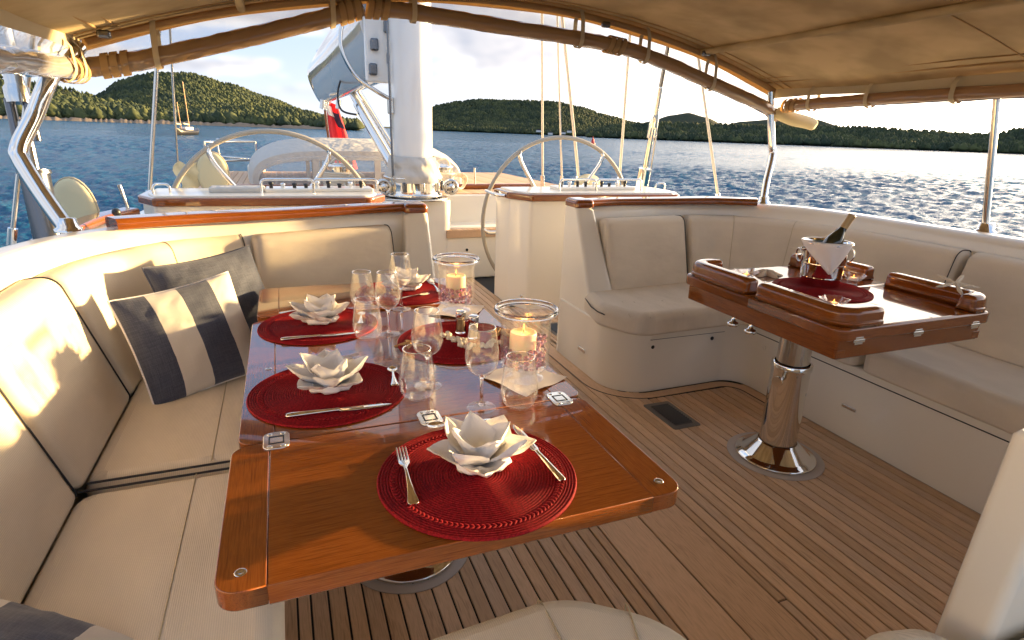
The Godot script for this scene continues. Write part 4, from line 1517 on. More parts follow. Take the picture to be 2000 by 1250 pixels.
func make_canopy():
	var t := thing("canopy", "arched tan canvas canopy stretched over the cockpit", "canopy", Vector3(MID, 1.7, -1.0))
	var mb := MB.new()
	var rows := []
	var x0 := -0.74
	var x1 := 3.06
	for i in 31:
		var z := lerpf(-3.18, 0.9, i / 30.0)
		var row := PackedVector3Array()
		for j in 41:
			var x := lerpf(x0, x1, j / 40.0)
			var sag := -0.012 * sin(PI * clampf((z + 3.18) / 1.36, 0, 3)) ** 2
			row.append(Vector3(x, hc(x) + sag, z))
		rows.append(row)
	mb.grid(rows)
	# upper skin, so that the cloth has a thickness
	var top := []
	for r in rows:
		var q := PackedVector3Array()
		for p in r: q.append(p + Vector3(0, 0.006, 0))
		top.append(q)
	mb.grid(top, false, null, true)
	put(mb, "cloth", M.canopy, t)
	# valances along the aft edge and the sides
	mb = MB.new()
	var a := PackedVector3Array()
	var b := PackedVector3Array()
	for j in 41:
		var x := lerpf(x0, x1, j / 40.0)
		a.append(Vector3(x, hc(x) + 0.004, -3.182)); b.append(Vector3(x, hc(x) - 0.042 - 0.004 * sin(x * 7.0), -3.186))
	mb.grid([b, a])
	put(mb, "valance", M.canopy_trim, t)
	for s in [x0, x1]:
		mb = MB.new()
		a = PackedVector3Array(); b = PackedVector3Array()
		for j in 31:
			var z := lerpf(-3.18, 0.9, j / 30.0)
			a.append(Vector3(s, hc(s) + 0.004, z)); b.append(Vector3(s + (0.006 if s > 1 else -0.006), hc(s) - 0.055 - 0.006 * sin(z * 5.0), z))
		mb.grid([b, a])
		put(mb, "valance", M.webbing, t)
	# seams: doubled strips sewn under the cloth
	for s in [[x1 - 0.10, 0.012], [x1 - 0.16, 0.006], [x0 + 0.10, 0.012], [x0 + 0.16, 0.006]]:
		mb = MB.new(); mb.tube(line3(Vector3(s[0], hc(s[0]) - 0.004, -3.16), Vector3(s[0], hc(s[0]) - 0.004, 0.9), 12), s[1] * 0.5, 6); put(mb, "seam", M.canopy_trim, t)
	for z in [-3.06, -3.0, -1.15]:
		var l := PackedVector3Array()
		for j in 31:
			var x := lerpf(x0 + 0.02, x1 - 0.02, j / 30.0)
			l.append(Vector3(x, hc(x) - 0.010, z))
		mb = MB.new(); mb.tube(l, 0.003, 6); put(mb, "seam", M.canopy_trim, t)
	var l2 := PackedVector3Array()
	for j in 16: l2.append(Vector3(lerpf(2.42, 2.96, j / 15.0), hc(lerpf(2.42, 2.96, j / 15.0)) - 0.012, -1.72 + j * 0.004))
	mb = MB.new(); mb.tube(l2, 0.003, 6); put(mb, "seam", M.canopy_trim, t)
	# sleeves round the fore-and-aft poles
	for x in [2.42, -0.10]:
		mb = MB.new(); mb.tube(line3(Vector3(x, hc(x) - 0.020, -3.12), Vector3(x, hc(x) - 0.020, 0.9), 10), 0.019, 10); put(mb, "sleeve", M.canopy, t)
	# zipper strip along the aft left edge
	mb = MB.new()
	a = PackedVector3Array(); b = PackedVector3Array()
	for j in 21:
		var x := lerpf(-0.62, 0.55, j / 20.0)
		a.append(Vector3(x, hc(x) - 0.011, -3.08)); b.append(Vector3(x, hc(x) - 0.011, -3.05))
	mb.grid([a, b]); put(mb, "zipper", M.webbing, t)
	# bent stainless frame: aft bow, two middle bows and legs
	var f := t
	for z in [-3.13, -1.2, 0.8]:
		var l := PackedVector3Array()
		for j in 31:
			var x := lerpf(x0 + 0.03, x1 - 0.03, j / 30.0)
			l.append(Vector3(x, hc(x) - 0.024, z))
		mb = MB.new(); mb.tube(l, 0.016, 10); put(mb, "bow", M.steel if z > -3 else M.canopy_trim, f)
	mb = MB.new(); mb.tube(spline([Vector3(2.98, 0.955, -3.02), Vector3(3.02, 1.10, -3.06), Vector3(3.065, 1.26, -3.09), Vector3(3.055, 1.33, -3.10), Vector3(3.03, 1.5, -3.12), Vector3(3.01, 1.66, -3.13)], 6), 0.023, 12); put(mb, "leg", M.chrome, f)
	mb = MB.new(); mb.tube(spline([Vector3(-0.76, 0.955, -2.62), Vector3(-0.84, 1.08, -2.70), Vector3(-0.905, 1.20, -2.77), Vector3(-0.91, 1.25, -2.79), Vector3(-0.86, 1.36, -2.84), Vector3(-0.79, 1.52, -2.9), Vector3(-0.73, 1.64, -3.08)], 6), 0.030, 12); put(mb, "leg", M.chrome, f)
	mb = MB.new(); mb.tube(line3(Vector3(3.22, 0.95, -1.80), Vector3(3.12, 1.64, -1.86), 2), 0.016, 10); put(mb, "stanchion", M.steel, f)
	for p in [Vector3(2.98, 0.955, -3.02), Vector3(-0.76, 0.955, -2.62), Vector3(3.22, 0.955, -1.80)]:
		mb = MB.new().set_xf(Transform3D(Basis(), p)); mb.lathe([[0.045, 0.0], [0.045, 0.012], [0.034, 0.02], [0.03, 0.05], [0.001, 0.052]], 20); put(mb, "foot", M.chrome, f)
	# clips of the pole ends
	for p in [Vector3(2.42, hc(2.42) - 0.03, -3.08), Vector3(1.74, hc(1.74) - 0.05, -3.1), Vector3(-0.62, hc(-0.62) - 0.03, -3.02)]:
		mb = MB.new(); mb.rbox(p, Vector3(0.05, 0.03, 0.03), 0.01); put(mb, "clip", M.dark_steel, f)

	var aft_top := func(p: Vector3) -> Vector3: return Vector3(p.x, hc(clampf(p.x, x0, x1)) - 0.038, -3.186)
	roll("rolled brown and clear curtain hanging on the pillows' side of the mast", [Vector3(-0.80, 1.555, -3.10), Vector3(-0.62, 1.585, -3.13), Vector3(-0.40, 1.643, -3.13), Vector3(-0.05, 1.745, -3.13), Vector3(0.27, 1.846, -3.13), Vector3(0.43, 1.905, -3.13)], 0.043, M.brown_vinyl, 3, aft_top, [0.37, 0.82], [0.20, 0.90])
	roll("long rolled brown curtain hanging from the canopy on the champagne table's side of the mast", [Vector3(0.475, 1.905, -3.13), Vector3(0.71, 1.905, -3.13), Vector3(1.19, 1.880, -3.13), Vector3(1.68, 1.855, -3.13), Vector3(2.02, 1.812, -3.13), Vector3(2.51, 1.690, -3.13), Vector3(2.94, 1.575, -3.13), Vector3(3.10, 1.512, -3.15)], 0.041, M.brown_vinyl, 5, aft_top, [0.13, 0.40, 0.58, 0.72], [0.04, 0.49])
	var side_top := func(p: Vector3) -> Vector3: return Vector3(x1 + 0.008 if p.x > 1 else x0 - 0.008, hc(x1) - 0.05, p.z)
	roll("rolled clear curtain along the canopy's edge above the champagne table", [Vector3(3.06, 1.575, -3.02), Vector3(3.06, 1.585, -2.6), Vector3(3.06, 1.595, -2.2), Vector3(3.06, 1.60, -1.6), Vector3(3.06, 1.60, -0.6)], 0.036, M.brown_vinyl, 8, side_top, [0.14, 0.35, 0.62], [0.02])
	roll("thick rolled clear plastic curtain at the canopy corner beside the bent leg", [Vector3(-0.76, 1.555, -3.06), Vector3(-0.80, 1.545, -2.7), Vector3(-0.82, 1.53, -2.3), Vector3(-0.82, 1.52, -1.6)], 0.050, M.clear_roll, 9, side_top, [0.03, 0.14], [0.0])
	# limp cloth end hanging at the far right corner
	mb = MB.new()
	mb.tube(spline([Vector3(3.06, 1.54, -3.12), Vector3(3.13, 1.50, -3.05), Vector3(3.20, 1.475, -2.97), Vector3(3.225, 1.455, -2.93)], 5), [0.034, 0.036, 0.038, 0.040, 0.040, 0.041, 0.041, 0.041, 0.040, 0.039, 0.038, 0.037, 0.036, 0.034, 0.030, 0.022], 12)
	tag(put(mb, "rolled_cover", M.canvas_cream), "short cream rolled cloth tied at the canopy's corner post", "cover")

func wire(label: String, a: Vector3, b: Vector3, r: float, mt: Material, group := "stays and halyards beside the sea"):
	var t := thing("stay_wire", label, "wire", a, 0.0, group)
	var mb := MB.new()
	mb.tube(PackedVector3Array([a, b]), r, 8)
	put(mb, "wire", mt, t)
	mb = MB.new()
	mb.tube(PackedVector3Array([a, a.lerp(b, 0.05)]), r * 1.9, 8)
	put(mb, "end_fitting", M.chrome, t)
	return t

func far(px0: float, py0: float, px1: float, py1: float, d0: float, d1: float) -> Array:
	# a stay from its foot to a point high above, through two pixels
	var a := at_d(px0, py0, d0)
	var b := at_d(px1, py1, d1)
	return [a, a + (b - a) * 2.2]

func make_rigging():
	var l: Array
	l = far(1060, 372, 1059, 75, 6.9, 6.8); wire("thin stay wire rising just beside the wheel rim, first from the mast", l[0], l[1], 0.013, M.rope)
	l = far(1098, 372, 1090, 80, 7.3, 7.1); wire("thin stay wire behind the wheel, second from the mast", l[0], l[1], 0.011, M.rope)
	l = far(1133, 372, 1103, 80, 7.4, 7.2); wire("thicker stay crossing the wheel rim, third from the mast", l[0], l[1], 0.018, M.rope)
	l = far(1208, 372, 1228, 105, 7.8, 7.6); wire("slanting stay between the wheel and the turnbuckle", l[0], l[1], 0.016, M.rope)
	l = far(1405, 402, 1371, 160, 6.6, 6.4); wire("leaning stay beyond the coaming, beside the bent canopy leg", l[0], l[1], 0.014, M.rope)
	l = far(291, 402, 307, 120, 5.3, 5.2); wire("grey pole standing on the console's outboard corner", l[0], l[1], 0.015, M.steel)
	l = far(350, 372, 335, 110, 6.4, 6.2); wire("thin wire inside the wheel rim beside the grey pole", l[0], l[1], 0.010, M.steel)
	l = far(22, 478, 55, 160, 3.4, 3.3); wire("slim bright rod leaning outboard of the canopy corner", l[0], l[1], 0.010, M.steel)
	# big turnbuckle of the backstay
	var a := at_d(1252, 372, 7.0)
	var b := at_d(1297, 135, 6.8)
	var t := thing("turnbuckle", "large bronze-bright turnbuckle of the backstay beyond the console", "turnbuckle", a)
	var q := func(u: float) -> Vector3: return a.lerp(b, u)
	var mb := MB.new(); mb.tube(PackedVector3Array([q.call(-0.1), q.call(0.20)]), 0.075, 16); put(mb, "cylinder", M.chrome, t)
	mb = MB.new(); mb.tube(PackedVector3Array([q.call(0.20), q.call(0.56)]), 0.030, 12); put(mb, "rod", M.silver, t)
	for s in [-1, 1]:
		mb = MB.new(); mb.tube(PackedVector3Array([q.call(0.46) + Vector3(0.035 * s, 0, 0), q.call(0.60) + Vector3(0.035 * s, 0, 0)]), 0.022, 10); put(mb, "fork", M.chrome, t)
	mb = MB.new(); mb.tube(PackedVector3Array([q.call(0.55), q.call(0.64), q.call(0.66), q.call(0.86), q.call(0.87)]), [0.05, 0.05, 0.034, 0.034, 0.02], 12); put(mb, "body", M.silver, t)
	mb = MB.new(); mb.tube(PackedVector3Array([q.call(0.86), q.call(2.2)]), 0.022, 10); put(mb, "stay", M.dark_steel, t)
	mb = MB.new(); mb.tube(PackedVector3Array([q.call(0.0) + Vector3(0.09, 0, 0), q.call(0.5) + Vector3(0.06, 0, 0)]), 0.010, 8); put(mb, "safety_wire", M.steel, t)
	# the runner's ram beside the left canopy leg
	a = at_d(96, 470, 3.1); b = at_d(18, 110, 3.2)
	t = thing("runner_ram", "dark tensioning ram and wire outboard of the canopy leg", "ram", a)
	mb = MB.new(); mb.tube(PackedVector3Array([q.call(-0.05) if false else a, a.lerp(b, 0.38)]), 0.052, 16); put(mb, "cylinder", M.dark_steel, t)
	mb = MB.new(); mb.tube(PackedVector3Array([a.lerp(b, 0.38), a.lerp(b, 0.40)]), [0.058, 0.058], 16); put(mb, "collar", M.steel, t)
	mb = MB.new(); mb.tube(PackedVector3Array([a.lerp(b, 0.40), a.lerp(b, 0.66)]), 0.022, 12); put(mb, "rod", M.steel, t)
	for s in [-1, 1]:
		mb = MB.new(); mb.tube(PackedVector3Array([a.lerp(b, 0.56) + Vector3(0.03 * s, 0, 0), a.lerp(b, 0.78) + Vector3(0.03 * s, 0, 0)]), 0.018, 10); put(mb, "fork", M.dark_steel, t)
	mb = MB.new(); mb.tube(PackedVector3Array([a.lerp(b, 0.76), a.lerp(b, 0.84), a.lerp(b, 0.86), a.lerp(b, 1.4)]), [0.042, 0.042, 0.032, 0.032], 12); put(mb, "socket", M.steel, t)
	# outboard rail of teak seen past the left console
	mb = MB.new()
	mb.sweep(spline([Vector3(-1.02, 0.80, -3.15), Vector3(-1.03, 0.80, -3.5), Vector3(-0.98, 0.81, -3.85), Vector3(-0.86, 0.82, -4.1)], 6), rpoly([Vector2(-0.06, 0), Vector2(-0.06, 0.04), Vector2(0.06, 0.04), Vector2(0.06, 0)], [0.0, 0.018, 0.018, 0.0], 4))
	tag(put(mb, "deck_rail", M.varnish_x), "varnished deck rail outboard of the helm console", "rail")
	mb = MB.new(); mb.rbox(Vector3(-0.93, 0.63, -3.6), Vector3(0.40, 0.34, 1.2), 0.03)
	tag(put(mb, "deck_box", M.gelcoat), "white moulded deck box below the varnished rail", "box")
	# engine lever and antenna stub
	t = thing("throttle_lever", "black throttle lever on the deck box", "lever", Vector3(-0.80, 0.80, -3.62))
	mb = MB.new(); mb.rbox(Vector3(-0.74, 0.815, -3.62), Vector3(0.12, 0.05, 0.06), 0.012); put(mb, "mount", M.black_plastic, t)
	mb = MB.new(); mb.tube(PackedVector3Array([Vector3(-0.78, 0.83, -3.62), Vector3(-0.82, 0.885, -3.62)]), 0.010, 8); put(mb, "arm", M.black_plastic, t)
	mb = MB.new(); mb.ball(Vector3(-0.825, 0.895, -3.62), Vector3(0.022, 0.022, 0.022), 12, 8); put(mb, "knob", M.black_plastic, t)
	a = at_d(252, 412, 4.2); b = at_d(234, 362, 4.2)
	mb = MB.new(); mb.tube(PackedVector3Array([a - (b - a) * 0.3, b, b + (b - a) * 0.04]), [0.009, 0.011, 0.013], 8)
	tag(put(mb, "flag_socket", M.steel), "short slanting steel rod standing on the deck rail", "rod")
	# upright oval canvas covers
	for s in [[Vector3(-1.15, 0.60, -4.15), 0.135, 0.43, -0.35, "upright oval cream canvas cover close beside the canopy leg"], [Vector3(-0.53, 0.77, -5.6), 0.125, 0.36, -0.2, "upright oval cream canvas cover seen through the wheel"], [Vector3(2.95, 0.77, -5.4), 0.17, 0.20, 0.2, "low oval cream canvas cover behind the gangway wheel's spoke"]]:
		var o := thing("oval_cover", s[4], "cover", s[0], s[3])
		mb = MB.new()
		var rows := []
		for i in 13:
			var v := -PI / 2 + PI * i / 12
			var row := PackedVector3Array()
			for j in 28:
				var an := TAU * j / 28
				row.append(Vector3(s[1] * cos(an) * pow(maxf(cos(v), 0.0), 0.35), s[2] * 0.5 + s[2] * 0.5 * sin(an) * pow(maxf(cos(v), 0.0), 0.35), 0.035 * sin(v)))
			rows.append(row)
		mb.grid(rows, true)
		put(mb, "cover", M.canvas_cream, o, true)
		mb = MB.new()
		var rim := PackedVector3Array()
		for j in 32: rim.append(Vector3(s[1] * 1.01 * cos(TAU * j / 32), s[2] * 0.5 + s[2] * 0.505 * sin(TAU * j / 32), 0.0))
		mb.tube(rim, 0.006, 6, true); put(mb, "piping", M.webbing, o, true)
	# crumpled cover hanging beside the oval one
	mb = MB.new()
	var rr := []
	for i in 9:
		var row := PackedVector3Array()
		for j in 7:
			var u := j / 6.0
			var v := i / 8.0
			row.append(Vector3(-0.80 + 0.20 * u + 0.03 * sin(v * 6.0), 0.80 + 0.23 * v + 0.05 * u * (1 - v) + 0.02 * sin(u * 9.0), -5.62 + 0.03 * sin(u * 7.0 + v * 4.0)))
		rr.append(row)
	mb.grid(rr)
	tag(put(mb, "cloth_cover", M.canvas_cream), "crumpled cream cloth hanging beside the oval cover inside the wheel", "cloth")

func make_aft_gear():
	var mb: MB
	# spray hood beyond the mast
	var t := thing("spray_hood", "white canvas spray hood with clear windows beyond the mast", "spray hood", Vector3(0.85, 0.765, -7.2))
	var arc := func(z: float, w: float, h: float, y0: float) -> PackedVector3Array:
		var row := PackedVector3Array()
		for j in 33:
			var a := PI - PI * j / 32
			row.append(Vector3(0.84 + w * signf(cos(a)) * pow(absf(cos(a)), 0.55), y0 + h * pow(absf(sin(a)), 0.62), z))
		return row
	var outer := []
	for q in [[-6.62, 1.11, 0.36], [-6.70, 1.14, 0.385], [-6.95, 1.16, 0.44], [-7.3, 1.17, 0.475], [-7.7, 1.15, 0.475], [-8.1, 1.10, 0.42], [-8.5, 1.02, 0.25]]:
		outer.append(arc.call(q[0], q[1], q[2], 0.755))
	mb = MB.new(); mb.grid(outer)
	# front border between the outer edge and the window openings
	mb.grid([arc.call(-6.62, 1.11, 0.36, 0.755), arc.call(-6.605, 1.05, 0.265, 0.755)])
	put(mb, "hood", M.canvas_white, t)
	mb = MB.new()
	mb.grid([arc.call(-6.61, 1.07, 0.31, 0.755), arc.call(-6.61, 0.4, 0.10, 0.755), arc.call(-6.61, 0.01, 0.01, 0.755)])
	put(mb, "clear_window", M.clear_vinyl, t)
	for x in [0.36, 1.0]:
		mb = MB.new(); mb.rbox(Vector3(x, 0.895, -6.60), Vector3(0.07, 0.28, 0.012), 0.004); put(mb, "window_strip", M.canvas_white, t)
	# slatted companionway doors
	for s in [[0.52, 0.46]]:
		var d := thing("slatted_door", "white slatted folding door under the spray hood", "door", Vector3(s[0], 0.765, -6.9))
		mb = MB.new(); mb.rbox(Vector3(s[0] - s[1] / 2, 0.93, -6.9), Vector3(0.04, 0.33, 0.03), 0.006); put(mb, "stile", M.gelcoat, d)
		mb = MB.new(); mb.rbox(Vector3(s[0] + s[1] / 2, 0.93, -6.9), Vector3(0.04, 0.33, 0.03), 0.006); put(mb, "stile", M.gelcoat, d)
		for k in 9:
			mb = MB.new(); mb.box(Vector3(s[0] - s[1] / 2 + 0.05 + k * 0.045, 0.93, -6.9), Vector3(0.022, 0.30, 0.014)); put(mb, "slat", M.gelcoat, d)
		for y in [0.79, 1.085]:
			mb = MB.new(); mb.box(Vector3(s[0], y, -6.9), Vector3(s[1] - 0.04, 0.03, 0.02)); put(mb, "cross_bar", M.gelcoat, d)
	# winches with coiled rope
	for q in [[Vector3(0.53, 0.768, -5.95), 0.135, "rope-wound winch seen through the wheel beside the mast"], [Vector3(1.54, 0.768, -5.95), 0.13, "rope-wound winch at the aft side of the mast collar"]]:
		var c: Vector3 = q[0]
		var w := thing("winch", q[2], "winch", c)
		mb = MB.new().set_xf(Transform3D(Basis(), c))
		mb.lathe([[q[1] * 1.15, 0.0], [q[1] * 1.15, 0.02], [q[1] * 0.9, 0.04], [q[1] * 0.85, 0.20], [q[1] * 1.0, 0.23], [q[1] * 0.95, 0.25], [0.03, 0.26], [0.001, 0.262]], 28); put(mb, "drum", M.chrome, w)
		mb = MB.new()
		var hel := PackedVector3Array()
		for k in 7 * 24:
			var a := TAU * k / 24.0
			hel.append(c + Vector3((q[1] + 0.006) * cos(a), 0.045 + k / 168.0 * 0.14, (q[1] + 0.006) * sin(a)))
		mb.tube(hel, 0.0115, 7); put(mb, "rope_turns", M.rope, w)
		for k in 3:
			mb = MB.new()
			var lp := PackedVector3Array()
			for j in 20:
				var a := TAU * j / 20
				lp.append(c + Vector3(0.12 + k * 0.02 + (0.09 - k * 0.015) * cos(a), 0.085 + 0.075 * sin(a) + 0.01 * k, 0.14 + 0.02 * k + 0.03 * sin(a * 2.0)))
			mb.tube(lp, 0.0105, 7, true); put(mb, "rope_loop", M.rope, w)
		mb = MB.new(); mb.tube(spline([c + Vector3(-0.09, 0.24, 0.0), c + Vector3(-0.03, 0.30, 0.05), c + Vector3(0.05, 0.31, 0.05), c + Vector3(0.10, 0.23, 0.0)], 5), 0.011, 7); put(mb, "rope_tail", M.rope, w)
	# red ensign on its staff at the stern
	t = thing("ensign", "red ensign hanging from a staff under the boom's end", "flag", Vector3(0.80, 0.5, -10.9))
	mb = MB.new(); mb.tube(PackedVector3Array([Vector3(0.87, 0.5, -10.9), Vector3(0.79, 1.86, -10.9)]), 0.022, 10); put(mb, "staff", M.varnish_z, t)
	var rr := []
	for i in 15:
		var v := i / 14.0
		var row := PackedVector3Array()
		for j in 13:
			var u := j / 12.0
			var w := lerpf(0.20, 0.42, v)
			row.append(Vector3(0.82 + 0.065 * v + u * w, 1.80 - v * 1.15 - u * 0.10 * (1 - v), -10.9 + 0.05 * sin(u * 9.0 + v)))
		rr.append(row)
	mb = MB.new(); mb.grid(rr); put(mb, "cloth", M.ensign_red, t)
	mb = MB.new(); mb.grid([rr[1].slice(0, 6), rr[2].slice(0, 6), rr[3].slice(1, 7)]); 
	for i in mb.v.size(): mb.v[i] += Vector3(0, 0, 0.012)
	put(mb, "emblem_white", M.house_white, t)
	mb = MB.new(); mb.grid([rr[2].slice(5, 11), rr[3].slice(5, 11), rr[4].slice(6, 12), rr[5].slice(7, 13)])
	for i in mb.v.size(): mb.v[i] += Vector3(0, 0, 0.012)
	put(mb, "canton", M.ensign_dark, t)
	# pushpit rail and a white lifebuoy case
	t = thing("stern_rail", "slim stainless rail on the aft deck behind the oval cover", "rail", Vector3(-0.6, 0.6, -7.6))
	for q in [[-0.75, -7.4], [-0.25, -7.9], [-0.72, -8.6]]:
		mb = MB.new(); mb.tube(PackedVector3Array([Vector3(q[0], 0.5, q[1]), Vector3(q[0], 1.16, q[1])]), 0.014, 8); put(mb, "post", M.steel, t)
	for h in [1.16, 0.95]:
		mb = MB.new(); mb.tube(PackedVector3Array([Vector3(-0.75, h, -7.4), Vector3(-0.25, h, -7.9), Vector3(-0.72, h, -8.6)]), 0.013, 8); put(mb, "bar", M.steel, t)
	mb = MB.new(); mb.rbox(at_d(500, 345, 7.3), Vector3(0.16, 0.30, 0.12), 0.05)
	tag(put(mb, "lifebuoy_case", M.gelcoat), "white rounded lifebuoy case hung on the stern rail", "case")
	mb = MB.new(); mb.tube(PackedVector3Array([Vector3(2.08, 0.5, -6.5), Vector3(2.08, 0.96, -6.5)]), 0.012, 8)
	tag(put(mb, "stanchion_post", M.steel), "slim stanchion standing on the aft deck beside the winch", "post")

# ---------------------------------------------------------------- tables
func table_leaf(t: Node, x0: float, x1: float, z0: float, z1: float, rn: float, rf: float, y1: float, th: float):
	# panel with the grain across, and a border board at each end with rounded corners
	var b := 0.072
	var mb := MB.new()
	mb.plate(PackedVector2Array([Vector2(x0 + b, z1), Vector2(x1 - b, z1), Vector2(x1 - b, z0), Vector2(x0 + b, z0)]), y1 - th, y1, 0.0016, 0.003, 2)
	put(mb, "panel", M.varnish_x, t)
	mb = MB.new()
	mb.plate(rpoly([Vector2(x0, z1), Vector2(x0 + b - 0.0006, z1), Vector2(x0 + b - 0.0006, z0), Vector2(x0, z0)], [rf, 0.0, 0.0, rn], 8), y1 - th - 0.0006, y1 + 0.0003, 0.0022, 0.006, 3)
	put(mb, "border_board", M.varnish_z, t)
	mb = MB.new()
	mb.plate(rpoly([Vector2(x1 - b + 0.0006, z1), Vector2(x1, z1), Vector2(x1, z0), Vector2(x1 - b + 0.0006, z0)], [0.0, rf, rn, 0.0], 8), y1 - th - 0.0006, y1 + 0.0003, 0.0022, 0.006, 3)
	put(mb, "border_board", M.varnish_z, t)

func pedestal(t: Node, c: Vector3, top: float):
	var mb := MB.new().set_xf(Transform3D(Basis(), Vector3(c.x, 0, c.z)))
	mb.lathe([[0.205, 0.0005], [0.205, 0.004], [0.17, 0.005]], 48); put(mb, "seal_ring", M.vent_frame_pale, t)
	mb = MB.new().set_xf(Transform3D(Basis(), Vector3(c.x, 0, c.z)))
	mb.lathe([[0.168, 0.004], [0.172, 0.010], [0.168, 0.018], [0.150, 0.022], [0.142, 0.030], [0.090, 0.078], [0.082, 0.082]], 48); put(mb, "foot", M.chrome, t)
	mb = MB.new().set_xf(Transform3D(Basis(), Vector3(c.x, 0, c.z)))
	mb.lathe([[0.078, 0.08], [0.078, 0.425], [0.082, 0.432], [0.082, 0.455], [0.072, 0.458]], 40); put(mb, "outer_tube", M.chrome, t)
	mb = MB.new().set_xf(Transform3D(Basis(), Vector3(c.x, 0, c.z)))
	mb.lathe([[0.066, 0.40], [0.066, top]], 40); put(mb, "inner_tube", M.steel, t)
	mb = MB.new(); mb.tube(PackedVector3Array([Vector3(c.x - 0.075, 0.40, c.z + 0.03), Vector3(c.x - 0.115, 0.40, c.z + 0.045)]), 0.008, 8); put(mb, "clamp_bolt", M.steel, t)
	mb = MB.new(); mb.tube(PackedVector3Array([Vector3(c.x - 0.112, 0.40, c.z + 0.044), Vector3(c.x - 0.122, 0.40, c.z + 0.048)]), 0.022, 14); put(mb, "clamp_knob", M.silver, t)

func hinge(t: Node, p: Vector3, turn := 0.0):
	var mb := MB.new().set_xf(Transform3D(Basis(Vector3.UP, turn), p))
	mb.plate(rpoly([Vector2(-0.026, -0.036), Vector2(0.026, -0.036), Vector2(0.026, 0.036), Vector2(-0.026, 0.036)], 0.016, 4), 0.0, 0.0025, 0.001, 0.0, 2)
	var h := put(mb, "hinge", M.silver, t)
	mb = MB.new().set_xf(Transform3D(Basis(Vector3.UP, turn), p))
	for s in [[0.0, 0.014, 0.030, 0.003], [0.0, -0.014, 0.030, 0.003], [0.014, 0.0, 0.003, 0.028], [-0.014, 0.0, 0.003, 0.028]]:
		mb.box(Vector3(s[0], 0.0029, s[1]), Vector3(s[2], 0.001, s[3]))
	put(mb, "knuckle_frame", M.vent_dark, h)
	for s in [[-0.013, 0.026], [0.013, 0.026], [-0.013, -0.026], [0.013, -0.026]]:
		mb = MB.new().set_xf(Transform3D(Basis(Vector3.UP, turn), p))
		mb.ball(Vector3(s[0], 0.0025, s[1]), Vector3(0.006, 0.0012, 0.006), 10, 4)
		put(mb, "screw", M.steel, h)

const TOP := 0.73
func make_dining_table():
	var t := thing("dining_table", "long varnished dining table laid with red placemats", "table", Vector3(0.30, 0, -1.6))
	table_leaf(t, -0.140, 0.662, -0.745, -1.168, 0.055, 0.045, TOP, 0.036)
	table_leaf(t, -0.130, 0.668, -1.172, -2.020, 0.03, 0.045, TOP, 0.036)
	table_leaf(t, -0.118, 0.662, -2.060, -2.455, 0.035, 0.04, TOP, 0.036)
	var mb := MB.new(); mb.rbox(Vector3(0.27, 0.655, -1.6), Vector3(0.66, 0.075, 0.78), 0.01); put(mb, "under_frame", M.varnish_x, t)
	mb = MB.new(); mb.box(Vector3(0.27, 0.684, -2.04), Vector3(0.5, 0.018, 0.10)); put(mb, "leaf_support", M.varnish_x, t)
	pedestal(t, Vector3(0.30, 0, -1.63), 0.62)
	for x in [-0.055, 0.272, 0.602]: hinge(t, Vector3(x, TOP + 0.0006, -1.170))
	for p in [Vector2(-0.105, -0.785), Vector2(0.628, -0.785), Vector2(-0.075, -1.50), Vector2(-0.075, -1.58)]:
		mb = MB.new().set_xf(Transform3D(Basis(), Vector3(p.x, TOP + 0.0005, p.y)))
		mb.lathe([[0.009, 0.0], [0.008, 0.0012], [0.005, 0.0012], [0.0045, 0.0004], [0.0001, 0.0004]], 14); put(mb, "screw_cup", M.steel, t)

func fiddle(t: Node, pts: Array, y: float):
	var path := to3(rpoly(pts, [0.0, 0.05, 0.0] if pts.size() == 3 else 0.0, 7), y)
	var fine := PackedVector3Array()
	for i in path.size() - 1:
		var n := maxi(1, int(path[i].distance_to(path[i + 1]) / 0.03))
		for k in n: fine.append(path[i].lerp(path[i + 1], float(k) / n))
	fine.append(path[-1])
	var mb := MB.new()
	mb.sweep(fine, rpoly([Vector2(-0.038, 0), Vector2(-0.038, 0.016), Vector2(-0.034, 0.020), Vector2(-0.032, 0.064), Vector2(0.032, 0.064), Vector2(0.034, 0.020), Vector2(0.038, 0.016), Vector2(0.038, 0)], [0.0, 0.004, 0.003, 0.030, 0.030, 0.003, 0.004, 0.0], 5), false, 0.018)
	put(mb, "raised_rim", M.varnish_z, t)

